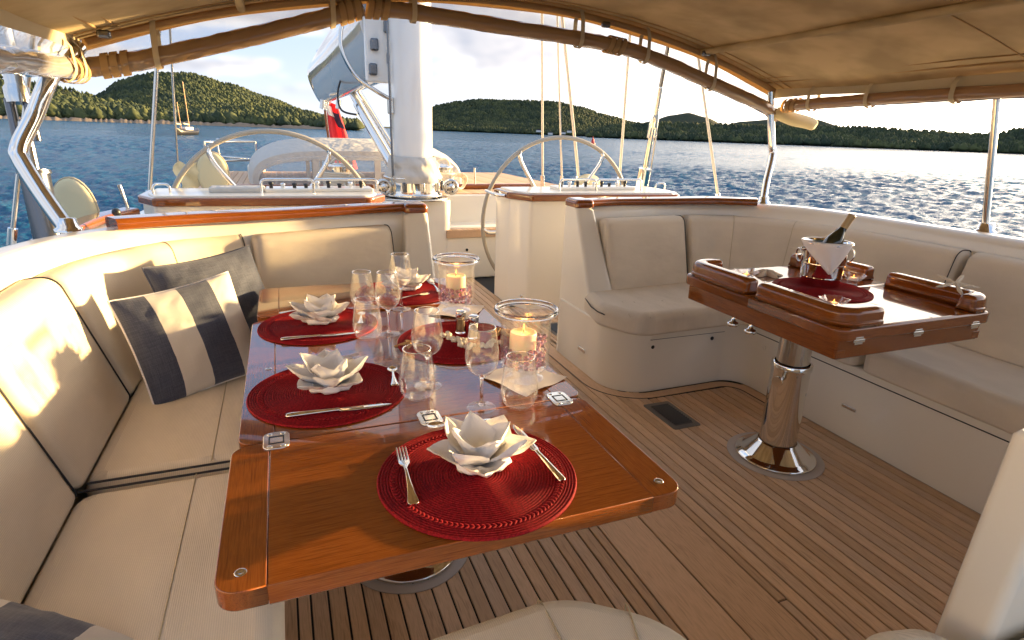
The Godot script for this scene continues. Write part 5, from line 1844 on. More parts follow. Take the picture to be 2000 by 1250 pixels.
const TOP2 := 0.776
func make_cocktail_table():
	var t := thing("cocktail_table", "square folded varnished table with raised rims holding an ice bucket", "table", Vector3(2.03, 0, -1.69))
	var x0 := 1.672
	var x1 := 2.462
	var z0 := -1.265
	var z1 := -2.105
	var mb := MB.new()
	mb.plate(rpoly([Vector2(x0 + 0.022, z1 + 0.022), Vector2(x1 - 0.022, z1 + 0.022), Vector2(x1 - 0.022, z0 - 0.022), Vector2(x0 + 0.022, z0 - 0.022)], 0.014, 4), 0.658, 0.728, 0.003, 0.006, 2)
	put(mb, "box_frame", M.varnish_z, t)
	for q in [[x0 + 0.022, 1], [x1 - 0.022, -1]]:
		mb = MB.new(); mb.rbox(Vector3(q[0] + 0.02 * q[1], 0.678, z0 - 0.0235), Vector3(0.040, 0.03, 0.005), 0.002); put(mb, "corner_block", M.varnish_x, t)
	mb = MB.new(); mb.plate(rpoly([Vector2(x0, -1.688), Vector2(x1, -1.688), Vector2(x1, z0), Vector2(x0, z0)], [0.0, 0.0, 0.045, 0.045], 7), 0.730, TOP2, 0.012, 0.006, 4); put(mb, "folded_leaf", M.varnish_x, t)
	mb = MB.new(); mb.plate(rpoly([Vector2(x0, z1), Vector2(x1, z1), Vector2(x1, -1.691), Vector2(x0, -1.691)], [0.045, 0.045, 0.0, 0.0], 7), 0.730, TOP2, 0.012, 0.006, 4); put(mb, "folded_leaf", M.varnish_x, t)
	fiddle(t, [Vector2(x0 + 0.17, z1 + 0.038), Vector2(x0 + 0.038, z1 + 0.038), Vector2(x0 + 0.038, -1.712)], TOP2 - 0.001)
	fiddle(t, [Vector2(x0 + 0.038, -1.668), Vector2(x0 + 0.038, z0 - 0.038), Vector2(x0 + 0.20, z0 - 0.038)], TOP2 - 0.001)
	fiddle(t, [Vector2(x1 - 0.038, -1.668), Vector2(x1 - 0.038, z0 - 0.038), Vector2(x1 - 0.125, z0 - 0.038)], TOP2 - 0.001)
	fiddle(t, [Vector2(x1 - 0.17, z1 + 0.038), Vector2(x1 - 0.038, z1 + 0.038), Vector2(x1 - 0.038, -1.76)], TOP2 - 0.001)
	pedestal(t, Vector3(1.985, 0, -1.70), 0.66)
	for x in [1.76, 2.05, 2.36]:
		mb = MB.new(); mb.rbox(Vector3(x, 0.7305, z0 + 0.001), Vector3(0.05, 0.012, 0.006), 0.002)
		for k in 2: mb.rbox(Vector3(x, 0.7405 - 0.020 * k, z0 + 0.0005), Vector3(0.036, 0.007, 0.003), 0.001)
		put(mb, "hinge", M.steel, t)
	for p in [Vector3(1.72, 0, -1.80), Vector3(1.72, 0, -1.70)]:
		mb = MB.new().set_xf(Transform3D(Basis(), p)); mb.lathe([[0.001, 0.612], [0.022, 0.614], [0.026, 0.622], [0.022, 0.632], [0.010, 0.636], [0.010, 0.659]], 20); put(mb, "pull_knob", M.chrome, t)

# ---------------------------------------------------------------- table ware (all in their own axes, origin at the foot)
func lathe_part(t: Node, called: String, prof: Array, mt: Material, seg := 40):
	var mb := MB.new(); mb.lathe(prof, seg)
	return put(mb, called, mt, t, true)

# drinking glasses: thin blown walls and a solid foot
func wine_glass_parts() -> Array:
	var wall := MB.new()
	wall.lathe([[0.0050, 0.0835], [0.012, 0.0862], [0.024, 0.093], [0.0338, 0.1045], [0.0394, 0.122], [0.0402, 0.138], [0.0382, 0.158], [0.0342, 0.182], [0.0302, 0.2035]], 48)
	wall.lathe([[0.0046, 0.0850], [0.0115, 0.0875], [0.0230, 0.0940], [0.0326, 0.1050], [0.0381, 0.122], [0.0389, 0.138], [0.0370, 0.158], [0.0331, 0.182], [0.0293, 0.2035]], 48)
	var foot := MB.new()
	foot.lathe([[0.0001, 0.0], [0.034, 0.0], [0.0355, 0.0012], [0.034, 0.0024], [0.020, 0.0045], [0.009, 0.0085]], 40)
	var stem := MB.new()
	stem.lathe([[0.0001, 0.0030], [0.0085, 0.0088], [0.0044, 0.016], [0.0036, 0.04], [0.0038, 0.072], [0.0055, 0.079], [0.010, 0.0835], [0.006, 0.0850], [0.0001, 0.0852]], 28)
	var rim := MB.new()
	var ring := PackedVector3Array()
	for k in 48: ring.append(Vector3(0.0302 * cos(TAU * k / 48), 0.2040, 0.0302 * sin(TAU * k / 48)))
	rim.tube(ring, 0.0011, 8, true)
	return [wall.mesh(), foot.mesh(), rim.mesh(), stem.mesh()]

func tumbler_parts() -> Array:
	var wall := MB.new()
	wall.lathe([[0.0370, 0.0105], [0.0432, 0.025], [0.0450, 0.042], [0.0440, 0.062], [0.0400, 0.090], [0.0350, 0.118], [0.0334, 0.1278]], 48)
	wall.lathe([[0.0355, 0.0115], [0.0415, 0.025], [0.0434, 0.042], [0.0425, 0.062], [0.0387, 0.090], [0.0339, 0.118], [0.0324, 0.1278]], 48)
	var base := MB.new()
	base.lathe([[0.0001, 0.0], [0.024, 0.0], [0.029, 0.0015], [0.0372, 0.0102], [0.0366, 0.0112], [0.030, 0.0090], [0.020, 0.0078], [0.0001, 0.0075]], 48)
	var rim := MB.new()
	var ring := PackedVector3Array()
	for k in 48: ring.append(Vector3(0.0334 * cos(TAU * k / 48), 0.1281, 0.0334 * sin(TAU * k / 48)))
	rim.tube(ring, 0.0012, 8, true)
	return [wall.mesh(), base.mesh(), rim.mesh()]

func hurricane_parts() -> Array:
	var wall := MB.new()
	wall.lathe([[0.050, 0.0285], [0.060, 0.035], [0.0650, 0.046], [0.0655, 0.070], [0.0655, 0.160], [0.0665, 0.170], [0.0725, 0.180], [0.080, 0.187]], 56)
	wall.lathe([[0.0595, 0.040], [0.0615, 0.048], [0.0620, 0.070], [0.0620, 0.160], [0.064, 0.174], [0.070, 0.186]], 56)
	var foot := MB.new()
	foot.lathe([[0.0001, 0.0], [0.050, 0.0], [0.053, 0.002], [0.052, 0.005], [0.036, 0.010], [0.030, 0.016], [0.032, 0.022], [0.050, 0.0275], [0.052, 0.0300], [0.040, 0.0335], [0.0001, 0.0340]], 48)
	var rim := MB.new()
	rim.lathe([[0.0735, 0.1840], [0.0815, 0.1860], [0.0845, 0.1905], [0.0840, 0.1960], [0.0805, 0.1985], [0.0755, 0.1955], [0.0725, 0.1890], [0.0735, 0.1840]], 56)
	return [wall.mesh(), foot.mesh(), rim.mesh()]

func blown(t: Node, p: Array, foot_name: String):
	part(t, "wall", p[0], M.glass_wall)
	part(t, foot_name, p[1], M.glass_wall)
	part(t, "rim", p[2], M.glass)
	if p.size() > 3: part(t, "stem", p[3], M.glass)

func mat_mesh(r: float) -> ArrayMesh:
	# a flat braid sewn in a spiral: fine ridges and one ring of plait
	var prof := [[0.0001, 0.0], [r, 0.0]]
	var n := 34
	for k in range(n, -1, -1):
		var a := r * float(k) / n
		prof.append([maxf(a, 0.0002), 0.0012])
		if k > 0:
			for q in [0.2, 0.5, 0.8]: prof.append([a - r / n * q, 0.0054 if q == 0.5 else 0.0044])
	var mb := MB.new()
	mb.lathe(prof, 96)
	for k in 110:
		var a := TAU * k / 110
		for s in [-1.0, 1.0]:
			var p: Vector3 = Vector3(cos(a), 0, sin(a)) * (r * 0.84 + 0.0034 * s) + Vector3(0, 0.0050, 0)
			var b: Basis = Basis(Vector3.UP, -a + 0.7 * s)
			mb.set_xf(Transform3D(b, p))
			mb.ball(Vector3.ZERO, Vector3(0.0024, 0.0013, 0.0070), 6, 4)
	return mb.mesh()

func petal(mb: MB, ang: float, r0: float, len: float, w: float, t0: float, t1: float, cup: float, y0: float, twist := 0.0):
	var rows := []
	var nv := 11
	var nu := 9
	var d := Vector3(cos(ang), 0, sin(ang))
	var e := Vector3(-sin(ang), 0, cos(ang))
	var p := d * r0 + Vector3(0, y0, 0)
	for i in nv:
		var v := float(i) / (nv - 1)
		var tl := lerpf(t0, t1, v)
		if i > 0: p += (d * cos(tl) + Vector3.UP * sin(tl)) * (len / (nv - 1))
		var nrm := (-d * sin(tl) + Vector3.UP * cos(tl))
		var ww := w * (0.55 + 0.9 * v if v < 0.5 else 1.0) * (1.0 if v < 0.5 else pow(maxf(0.0, 1.0 - (v - 0.5) / 0.5), 0.72))
		var row := PackedVector3Array()
		for j in nu:
			var u := -1.0 + 2.0 * j / (nu - 1)
			row.append(p + e * u * ww + nrm * (cup * ww * (u * u) + 0.34 * ww * absf(u) + 0.0035 * sin(u * 4.0 + v * 6.0 + ang * 5.0) * (0.3 + v * (1.0 - v) * 3.0) + 0.0016 * sin(u * 9.0 - v * 11.0 + ang * 9.0)) + e * twist * v * v)
		rows.append(row)
	mb.grid(rows)
	# the cloth's other face
	var back := []
	for r in rows:
		var q := PackedVector3Array()
		for k in r: q.append(k - Vector3(0, 0.0008, 0) - d * 0.0006)
		back.append(q)
	mb.grid(back, false, null, true)

func lotus_mesh(sd: int) -> ArrayMesh:
	rng.seed = sd
	var mb := MB.new()
	for k in 4:
		petal(mb, TAU * k / 4 + 0.3 + rng.randf_range(-0.15, 0.15), 0.012, rng.randf_range(0.100, 0.110), 0.044, 0.05, 0.60 + rng.randf_range(-0.1, 0.15), 0.14, 0.004)
	for k in 4:
		petal(mb, TAU * (k + 0.5) / 4 + 0.3 + rng.randf_range(-0.2, 0.2), 0.010, rng.randf_range(0.102, 0.114), 0.046, 0.18, 0.95 + rng.randf_range(-0.1, 0.15), 0.22, 0.005, rng.randf_range(-0.01, 0.01))
	for k in 4:
		petal(mb, TAU * k / 4 + 0.15 + rng.randf_range(-0.2, 0.2), 0.008, rng.randf_range(0.090, 0.105), 0.038, 0.55, 1.30 + rng.randf_range(-0.15, 0.1), 0.32, 0.008, rng.randf_range(-0.012, 0.012))
	# bunched underside
	var rows := []
	for i in 4:
		var row := PackedVector3Array()
		for j in 40:
			var a := TAU * j / 40
			var r: float = [0.030, 0.052, 0.058, 0.050][i] + 0.004 * sin(a * 7.0 + i) + 0.003 * sin(a * 11.0)
			row.append(Vector3(cos(a) * r, [0.0006, 0.004, 0.013, 0.021][i], sin(a) * r))
		rows.append(row)
	mb.grid(rows, true)
	return mb.mesh()

func blade(mb: MB, sec: Array, n := 12):           # loft of flattened rings along x: [x, half width, half thickness, y, dip]
	var rows := []
	for s in sec:
		var row := PackedVector3Array()
		for j in n:
			var a := TAU * j / n
			var c := cos(a)
			var si := sin(a)
			var dip: float = s[4] if s.size() > 4 else 0.0
			row.append(Vector3(s[0], s[3] + s[2] * si - dip * (1.0 - c * c), s[1] * c))
		rows.append(row)
	mb.grid(rows, true)
	mb.fan(rows[0]); mb.fan(rows[-1], true)

func handle_secs(x0: float, x1: float) -> Array:
	var l := x1 - x0
	return [[x0, 0.0034, 0.0020, 0.0045], [x0 + l * 0.12, 0.0030, 0.0019, 0.0058], [x0 + l * 0.45, 0.0042, 0.0019, 0.0048], [x0 + l * 0.75, 0.0078, 0.0017, 0.0030], [x0 + l * 0.90, 0.0106, 0.0016, 0.0022], [x0 + l * 0.97, 0.0098, 0.0014, 0.0020], [x1, 0.0045, 0.0010, 0.0020]]

func make_fork(l: float) -> ArrayMesh:
	var mb := MB.new()
	for k in 4:
		var z := -0.0090 + 0.0060 * k
		mb.set_xf(Transform3D(Basis(), Vector3(0, 0, z)))
		blade(mb, [[0.0, 0.0008, 0.0006, 0.0042], [0.006, 0.0015, 0.0008, 0.0034], [0.03, 0.0018, 0.0009, 0.0016], [0.056, 0.0021, 0.0010, 0.0030]], 8)
	mb.set_xf(Transform3D())
	blade(mb, [[0.050, 0.0112, 0.0011, 0.0024], [0.058, 0.0116, 0.0012, 0.0032], [0.066, 0.0098, 0.0013, 0.0042], [0.074, 0.0050, 0.0016, 0.0048], [0.080, 0.0036, 0.0019, 0.0050]])
	blade(mb, handle_secs(0.078, l))
	return mb.mesh()

func make_spoon(l: float, bw: float) -> ArrayMesh:
	var mb := MB.new()
	var bl := bw * 2.9
	var sec := []
	for i in 11:
		var u := i / 10.0
		var w := bw * pow(maxf(0.0, sin(PI * pow(clampf(u * 0.97 + 0.015, 0, 1), 0.85))), 0.6)
		sec.append([u * bl, maxf(w, 0.0012), 0.0009, 0.0045 - 0.0 * u, 0.0034 * sin(PI * u)])
	blade(mb, sec, 16)
	blade(mb, handle_secs(bl * 0.94, l))
	return mb.mesh()

func make_knife(l: float) -> ArrayMesh:
	var mb := MB.new()
	blade(mb, [[0.0, 0.0010, 0.0005, 0.0030], [0.010, 0.0055, 0.0006, 0.0030], [0.030, 0.0085, 0.0007, 0.0030], [0.08, 0.0095, 0.0009, 0.0032], [0.112, 0.0090, 0.0012, 0.0036], [0.120, 0.0048, 0.0024, 0.0040]], 10)
	blade(mb, [[0.118, 0.0042, 0.0032, 0.0042], [0.124, 0.0052, 0.0040, 0.0046], [0.13, 0.0046, 0.0036, 0.0044], [l * 0.75, 0.0066, 0.0044, 0.0048], [l * 0.95, 0.0085, 0.0048, 0.0050], [l * 0.99, 0.0078, 0.0040, 0.0048], [l, 0.0050, 0.0025, 0.0046]], 14)
	return mb.mesh()

func lay(called: String, label: String, mesh: ArrayMesh, tip: Vector3, end: Vector3, length: float, cat: String, group: String):
	var o := MeshInstance3D.new()
	o.name = numbered(called)
	add_child(o)
	o.mesh = mesh
	o.material_override = M.silver
	var d := Vector3(end.x - tip.x, 0, end.z - tip.z).normalized()
	var mid := (tip + end) / 2
	o.position = mid - d * length / 2
	o.rotation.y = atan2(-d.z, d.x)
	tag(o, label, cat, group)

func single(called: String, label: String, cat: String, mesh: Mesh, mt: Material, where: Vector3, turn := 0.0, group := "") -> MeshInstance3D:
	var o := MeshInstance3D.new()
	o.name = numbered(called)
	add_child(o)
	o.mesh = mesh; o.material_override = mt
	o.position = where; o.rotation.y = turn
	tag(o, label, cat, group)
	return o

func star_mesh(r: float, slim: float, h: float, spiky := 0.0) -> ArrayMesh:
	var rows := []
	var nt := 100
	for i in 9:
		var s := i / 8.0
		var row := PackedVector3Array()
		for j in nt:
			var a := TAU * j / nt
			var arm := pow(absf(cos(a * 2.5)), slim)
			var rr := r * (0.20 + 0.80 * arm)
			if spiky > 0 and s > 0.85: rr *= 1.0 + spiky * (1.0 if j % 2 == 0 else -0.6)
			var y := h * (1.0 - pow(s, 2.4)) * (0.55 + 0.45 * (1.0 - s * 0.4))
			if spiky > 0: y += h * 0.25 * absf(sin(s * 20.0)) * absf(sin(a * 12.0)) * (1 - s)
			row.append(Vector3(cos(a) * rr * s, maxf(y, 0.0012), sin(a) * rr * s))
		rows.append(row)
	var mb := MB.new()
	mb.grid(rows, true, null, true)
	var under := [PackedVector3Array(), PackedVector3Array()]
	for j in nt:
		under[0].append(Vector3(rows[8][j].x, 0.0012, rows[8][j].z)); under[1].append(Vector3(rows[8][j].x * 0.05, 0.0, rows[8][j].z * 0.05))
	mb.grid(under, true)
	return mb.mesh()

func flame_at(t: Node3D, p: Vector3, s: float):
	var mb := MB.new().set_xf(Transform3D(Basis(), p))
	mb.lathe([[0.0002, 0.0], [0.0022 * s, 0.003 * s], [0.0026 * s, 0.006 * s], [0.0014 * s, 0.012 * s], [0.0002, 0.018 * s]], 10)
	put(mb, "flame", M.flame, t, true)
	var l := OmniLight3D.new()
	l.name = "flame_light"
	t.add_child(l, true)
	l.position = p + Vector3(0, 0.008 * s, 0)
	l.light_color = Color(1.0, 0.62, 0.28); l.light_energy = 0.0002; l.light_size = 0.004
	l.omni_range = 3.0; l.omni_attenuation = 2.0; l.shadow_enabled = true

func candle_set(c: Vector3, sd: int, label_j: String, label_c: String, label_b: String, heap: float, ang: float):
	var j := thing("hurricane_vase", label_j, "vase", c)
	blown(j, hurr, "foot")
	var cd := thing("pillar_candle", label_c, "candle", c + Vector3(0.006 * cos(ang + PI), 0.052, 0.006 * sin(ang + PI)))
	lathe_part(cd, "wax", [[0.0001, 0.0], [0.034, 0.0], [0.0355, 0.002], [0.0355, 0.076], [0.0345, 0.079], [0.031, 0.079], [0.026, 0.0765], [0.0001, 0.0755]], M.candle, 40)
	var mb := MB.new(); mb.tube(PackedVector3Array([Vector3(0, 0.075, 0), Vector3(0.0005, 0.082, 0.0), Vector3(0.0015, 0.085, 0)]), 0.0009, 6); put(mb, "wick", M.black_plastic, cd, true)
	flame_at(cd, Vector3(0.0015, 0.0845, 0), 1.0)
	# beads heaped round the candle
	var b := thing("glass_beads", label_b, "beads", c + Vector3(0, 0.035, 0))
	rng.seed = sd
	var bm := MB.new(); bm.ball(Vector3.ZERO, Vector3(0.0075, 0.0062, 0.0075), 14, 9)
	var bead := bm.mesh()
	var placed := []
	var tries := 0
	while placed.size() < 110 and tries < 6000:
		tries += 1
		var a := rng.randf() * TAU
		var r := sqrt(rng.randf()) * 0.053
		var lim := 0.040 + heap * 0.035 * maxf(0.0, cos(a - ang)) if r > 0.044 else 0.012
		if r > 0.026 and r <= 0.044: continue
		var y := 0.009 + rng.randf() * lim
		var p := Vector3(cos(a) * r, y, sin(a) * r)
		var ok := true
		for q in placed:
			if p.distance_to(q) < 0.0128: ok = false; break
		if not ok: continue
		placed.append(p)
		part(b, "glass_bead", bead, M.bead_violet if rng.randf() < 0.7 else M.bead_clear, Transform3D(Basis.from_euler(Vector3(rng.randf() * 1.2, rng.randf() * 3.0, rng.randf() * 1.2)), p))

var hurr := []

func shaker(c: Vector3, label: String, fill: Material):
	var t := thing("shaker", label, "shaker", c)
	lathe_part(t, "glass", [[0.0001, 0.0], [0.0155, 0.0], [0.0165, 0.0015], [0.0160, 0.050], [0.0148, 0.054], [0.0138, 0.054], [0.0140, 0.050], [0.0142, 0.006], [0.0001, 0.005]], M.glass, 28)
	lathe_part(t, "contents", [[0.0001, 0.0054], [0.0138, 0.0064], [0.0136, 0.044], [0.0001, 0.045]], fill, 24)
	lathe_part(t, "cap", [[0.0160, 0.0545], [0.0168, 0.055], [0.0168, 0.071], [0.0155, 0.0745], [0.012, 0.0752], [0.0001, 0.0755]], M.chrome, 28)

func make_dining_ware():
	var y := TOP + 0.0006
	var ym := y + 0.0054
	var mm := mat_mesh(0.19)
	var spots := [[Vector2(0.305, -0.915), "round red woven placemat on the stool-end leaf of the dining table", "placemat"],
		[Vector2(0.068, -1.385), "round red woven placemat beside the striped pillow's end of the table, next to the hinges", ""],
		[Vector2(0.078, -1.92), "round red woven placemat on the settee side near the aft table leaf", ""],
		[Vector2(0.478, -1.64), "round red woven placemat under the salt and pepper shakers", ""],
		[Vector2(0.425, -2.255), "round red woven placemat on the aft leaf of the dining table", ""]]
	for k in spots.size():
		single("placemat", spots[k][1], "placemat", mm, M.mat_red, Vector3(spots[k][0].x, y, spots[k][0].y), k * 1.3, "red placemats")
	# napkins folded as water lilies
	var lot := [lotus_mesh(5), lotus_mesh(17), lotus_mesh(29), lotus_mesh(43)]
	for q in [[Vector2(0.320, -0.945), 0.2, 0, "white lily-folded napkin between fork and knife on the stool-end leaf"], [Vector2(0.072, -1.40), 1.1, 1, "white lily-folded napkin on the placemat with a single knife before the hinges"], [Vector2(0.085, -1.945), 2.3, 2, "white lily-folded napkin on the settee side near the aft leaf"], [Vector2(0.445, -2.29), 0.7, 3, "white lily-folded napkin behind the wine glass on the aft leaf"]]:
		single("napkin", q[3], "napkin", lot[q[2]], M.napkin, Vector3(q[0].x, ym, q[0].y), q[1], "lily-folded napkins")
	# cutlery
	var fork := make_fork(0.195)
	var knife := make_knife(0.235)
	var spoon := make_spoon(0.150, 0.0150)
	var tea := make_spoon(0.125, 0.0135)
	var h := ym
	var g := "table cutlery"
	lay("fork", "silver fork lying alone across from the knife on the stool-end leaf", fork, at_y(780, 864, h), at_y(812, 1004, h), 0.195, "fork", g)
	lay("knife", "silver knife beside the lily napkin on the stool-end leaf", knife, at_y(1003, 832, h), at_y(1098, 942, h), 0.235, "knife", g)
	lay("spoon", "silver spoon above the lily napkin next to the middle hinge", spoon, at_y(834, 834, h), at_y(962, 822, h), 0.150, "spoon", g)
	lay("knife", "silver knife in front of the napkin on the placemat next to the hinges", knife, at_y(768, 790, h), at_y(556, 815, h), 0.235, "knife", g)
	lay("spoon", "small silver spoon beside the tumbler next to the hinges", tea, at_y(764, 708, h), at_y(773, 766, h), 0.125, "spoon", g)
	lay("fork", "silver fork behind the napkin on the placemat next to the hinges", fork, at_y(708, 691, h), at_y(562, 724, h), 0.195, "fork", g)
	lay("knife", "silver knife in front of the napkin near the aft leaf", knife, at_y(706, 650, h), at_y(545, 665, h), 0.235, "knife", g)
	lay("spoon", "small silver spoon seen through the tumbler near the aft leaf", tea, at_y(707, 604, h), at_y(703, 640, h), 0.125, "spoon", g)
	lay("fork", "silver fork behind the napkin near the aft leaf", fork, at_y(664, 597, h), at_y(535, 613, h), 0.195, "fork", g)
	lay("spoon", "silver spoon in front of the napkin on the aft leaf", spoon, at_y(838, 574, h), at_y(772, 585, h), 0.150, "spoon", g)
	lay("knife", "silver knife beside the napkin on the aft leaf, handle towards the candle", knife, at_y(722, 560, h), at_y(716, 545, h), 0.16, "knife", g)
	lay("fork", "silver fork on the aft leaf beside the candle vase at the aft leaf", fork, at_y(836, 546, h), at_y(855, 566, h), 0.14, "fork", g)
	# glasses
	var wg := wine_glass_parts()
	var tm := tumbler_parts()
	for q in [[940, 796, "stemmed wine glass standing just behind the stool-end placemat"], [836, 753, "stemmed wine glass behind the tumbler next to the middle hinge"], [760, 652, "stemmed wine glass beside the tumbler near the aft leaf"], [784, 603, "stemmed wine glass in front of the aft placemat's napkin"]]:
		var t := thing("wine_glass", q[2], "wine glass", at_y(q[0], q[1], y), 0.0, "wine glasses")
		blown(t, wg, "foot")
	for q in [[1013, 792, "stemless tumbler in front of the candle vase at the corner hinge"], [816, 775, "stemless tumbler beside the middle hinge"], [719, 660, "stemless tumbler over the small spoon near the aft leaf"], [709, 596, "stemless tumbler beside the aft placemat"]]:
		var t := thing("tumbler", q[2], "glass", at_y(q[0], q[1], y), 0.0, "stemless tumblers")
		blown(t, tm, "base")
	# folded paper napkins under the candle vases
	for q in [[Vector2(0.565, -1.315), 0.45, "white paper napkin under the candle vase at the corner hinge"], [Vector2(0.562, -1.95), 1.0, "white paper napkin under the candle vase at the aft leaf"]]:
		var mb := MB.new()
		var rows := []
		var low := []
		for i in 13:
			var row := PackedVector3Array()
			var rl := PackedVector3Array()
			for j in 13:
				var u := -1 + i / 6.0
				var v := -1 + j / 6.0
				var e := maxf(absf(u), absf(v))
				var rise := 0.006 * pow(e, 6.0) * (0.5 + 0.5 * sin(u * 4.0 + v * 3.0))
				row.append(Vector3(u * 0.083, 0.0012 + rise, v * 0.083)); rl.append(Vector3(u * 0.083, 0.0004 + rise, v * 0.083))
			rows.append(row); low.append(rl)
		mb.grid(rows); mb.grid(low)
		single("paper_napkin", q[2], "napkin", mb.mesh(), M.paper, Vector3(q[0].x, y, q[0].y), q[1], "paper napkins")
	hurr = hurricane_parts()
	candle_set(Vector3(0.565, y + 0.0016, -1.315), 3, "footed hurricane vase with a candle beside the corner hinge", "cream pillar candle in the hurricane vase by the corner hinge", "violet glass beads heaped in the hurricane vase by the corner hinge", 1.0, 0.3)
	candle_set(Vector3(0.560, y + 0.0016, -1.955), 4, "footed hurricane vase with a candle near the aft leaf", "cream pillar candle in the hurricane vase by the aft leaf", "violet glass beads in the hurricane vase by the aft leaf", 0.2, 1.5)
	# condiments and shells
	shaker(Vector3(0.503, ym, -1.705), "pepper shaker with chrome cap on the shakers' placemat", M.pepper)
	shaker(Vector3(0.527, ym, -1.645), "salt shaker with chrome cap on the shakers' placemat", M.salt)
	var sh := thing("shell_garland", "string of small white shells around the shakers", "shells", Vector3(0.50, ym, -1.62))
	rng.seed = 14
	var sm := MB.new(); sm.ball(Vector3.ZERO, Vector3(0.0085, 0.0060, 0.0068), 10, 7)
	var shell := sm.mesh()
	var path := spline([Vector3(-0.055, 0, -0.055), Vector3(-0.045, 0, -0.02), Vector3(-0.02, 0, 0.0), Vector3(-0.03, 0, 0.04), Vector3(0.0, 0, 0.06), Vector3(0.045, 0, 0.065), Vector3(0.075, 0, 0.045)], 9)
	for k in 58:
		var p := path[k % path.size()] + Vector3(rng.randf_range(-0.014, 0.014), 0.0062 + (0.009 if k >= path.size() else 0.0) * rng.randf(), rng.randf_range(-0.014, 0.014))
		part(sh, "shell", shell, M.shell, Transform3D(Basis.from_euler(Vector3(rng.randf() * 3, rng.randf() * 3, rng.randf() * 3)), p))
	var sa := star_mesh(0.052, 2.2, 0.013)
	single("starfish", "tan starfish lying against the shakers' placemat's edge", "starfish", sa, M.starfish_tan, at_y(803, 674, y), 0.5)
	single("starfish", "tan starfish half hidden behind the candle vase at the corner hinge", "starfish", sa, M.starfish_tan, Vector3(0.625, ym, -1.665), 1.4)

func tealight(c: Vector3, label: String, turn: float):
	var t := thing("tealight_holder", label, "candle holder", c, turn, "crystal tealight holders")
	# faceted star-shaped bowl
	var rows := []
	for q in [[0.0001, 0.0, 0.0], [0.017, 0.0, 0.05], [0.020, 0.004, 0.1], [0.019, 0.012, 0.2], [0.026, 0.024, 0.28], [0.034, 0.037, 0.32], [0.038, 0.043, 0.34], [0.034, 0.0425, 0.34], [0.026, 0.030, 0.2], [0.0215, 0.022, 0.05], [0.0205, 0.017, 0.0], [0.0001, 0.0165, 0.0]]:
		var row := PackedVector3Array()
		for j in 30:
			var a := TAU * j / 30
			var k: float = 1.0 + q[2] * (absf(fmod(float(j), 5.0) - 2.5) / 2.5 - 0.5)
			row.append(Vector3(q[0] * k * cos(a) * (1.0 + q[1] * 5.0), q[1] * 1.12, q[0] * k * sin(a) * (1.0 + q[1] * 5.0)))
		rows.append(row)
	var mb := MB.new(); mb.grid(rows, true)
	put(mb, "crystal", M.glass_wall, t, true)
	lathe_part(t, "wax", [[0.0001, 0.0195], [0.0185, 0.0195], [0.019, 0.0205], [0.019, 0.031], [0.0001, 0.0315]], M.napkin, 24)
	flame_at(t, Vector3(0, 0.032, 0), 0.7)

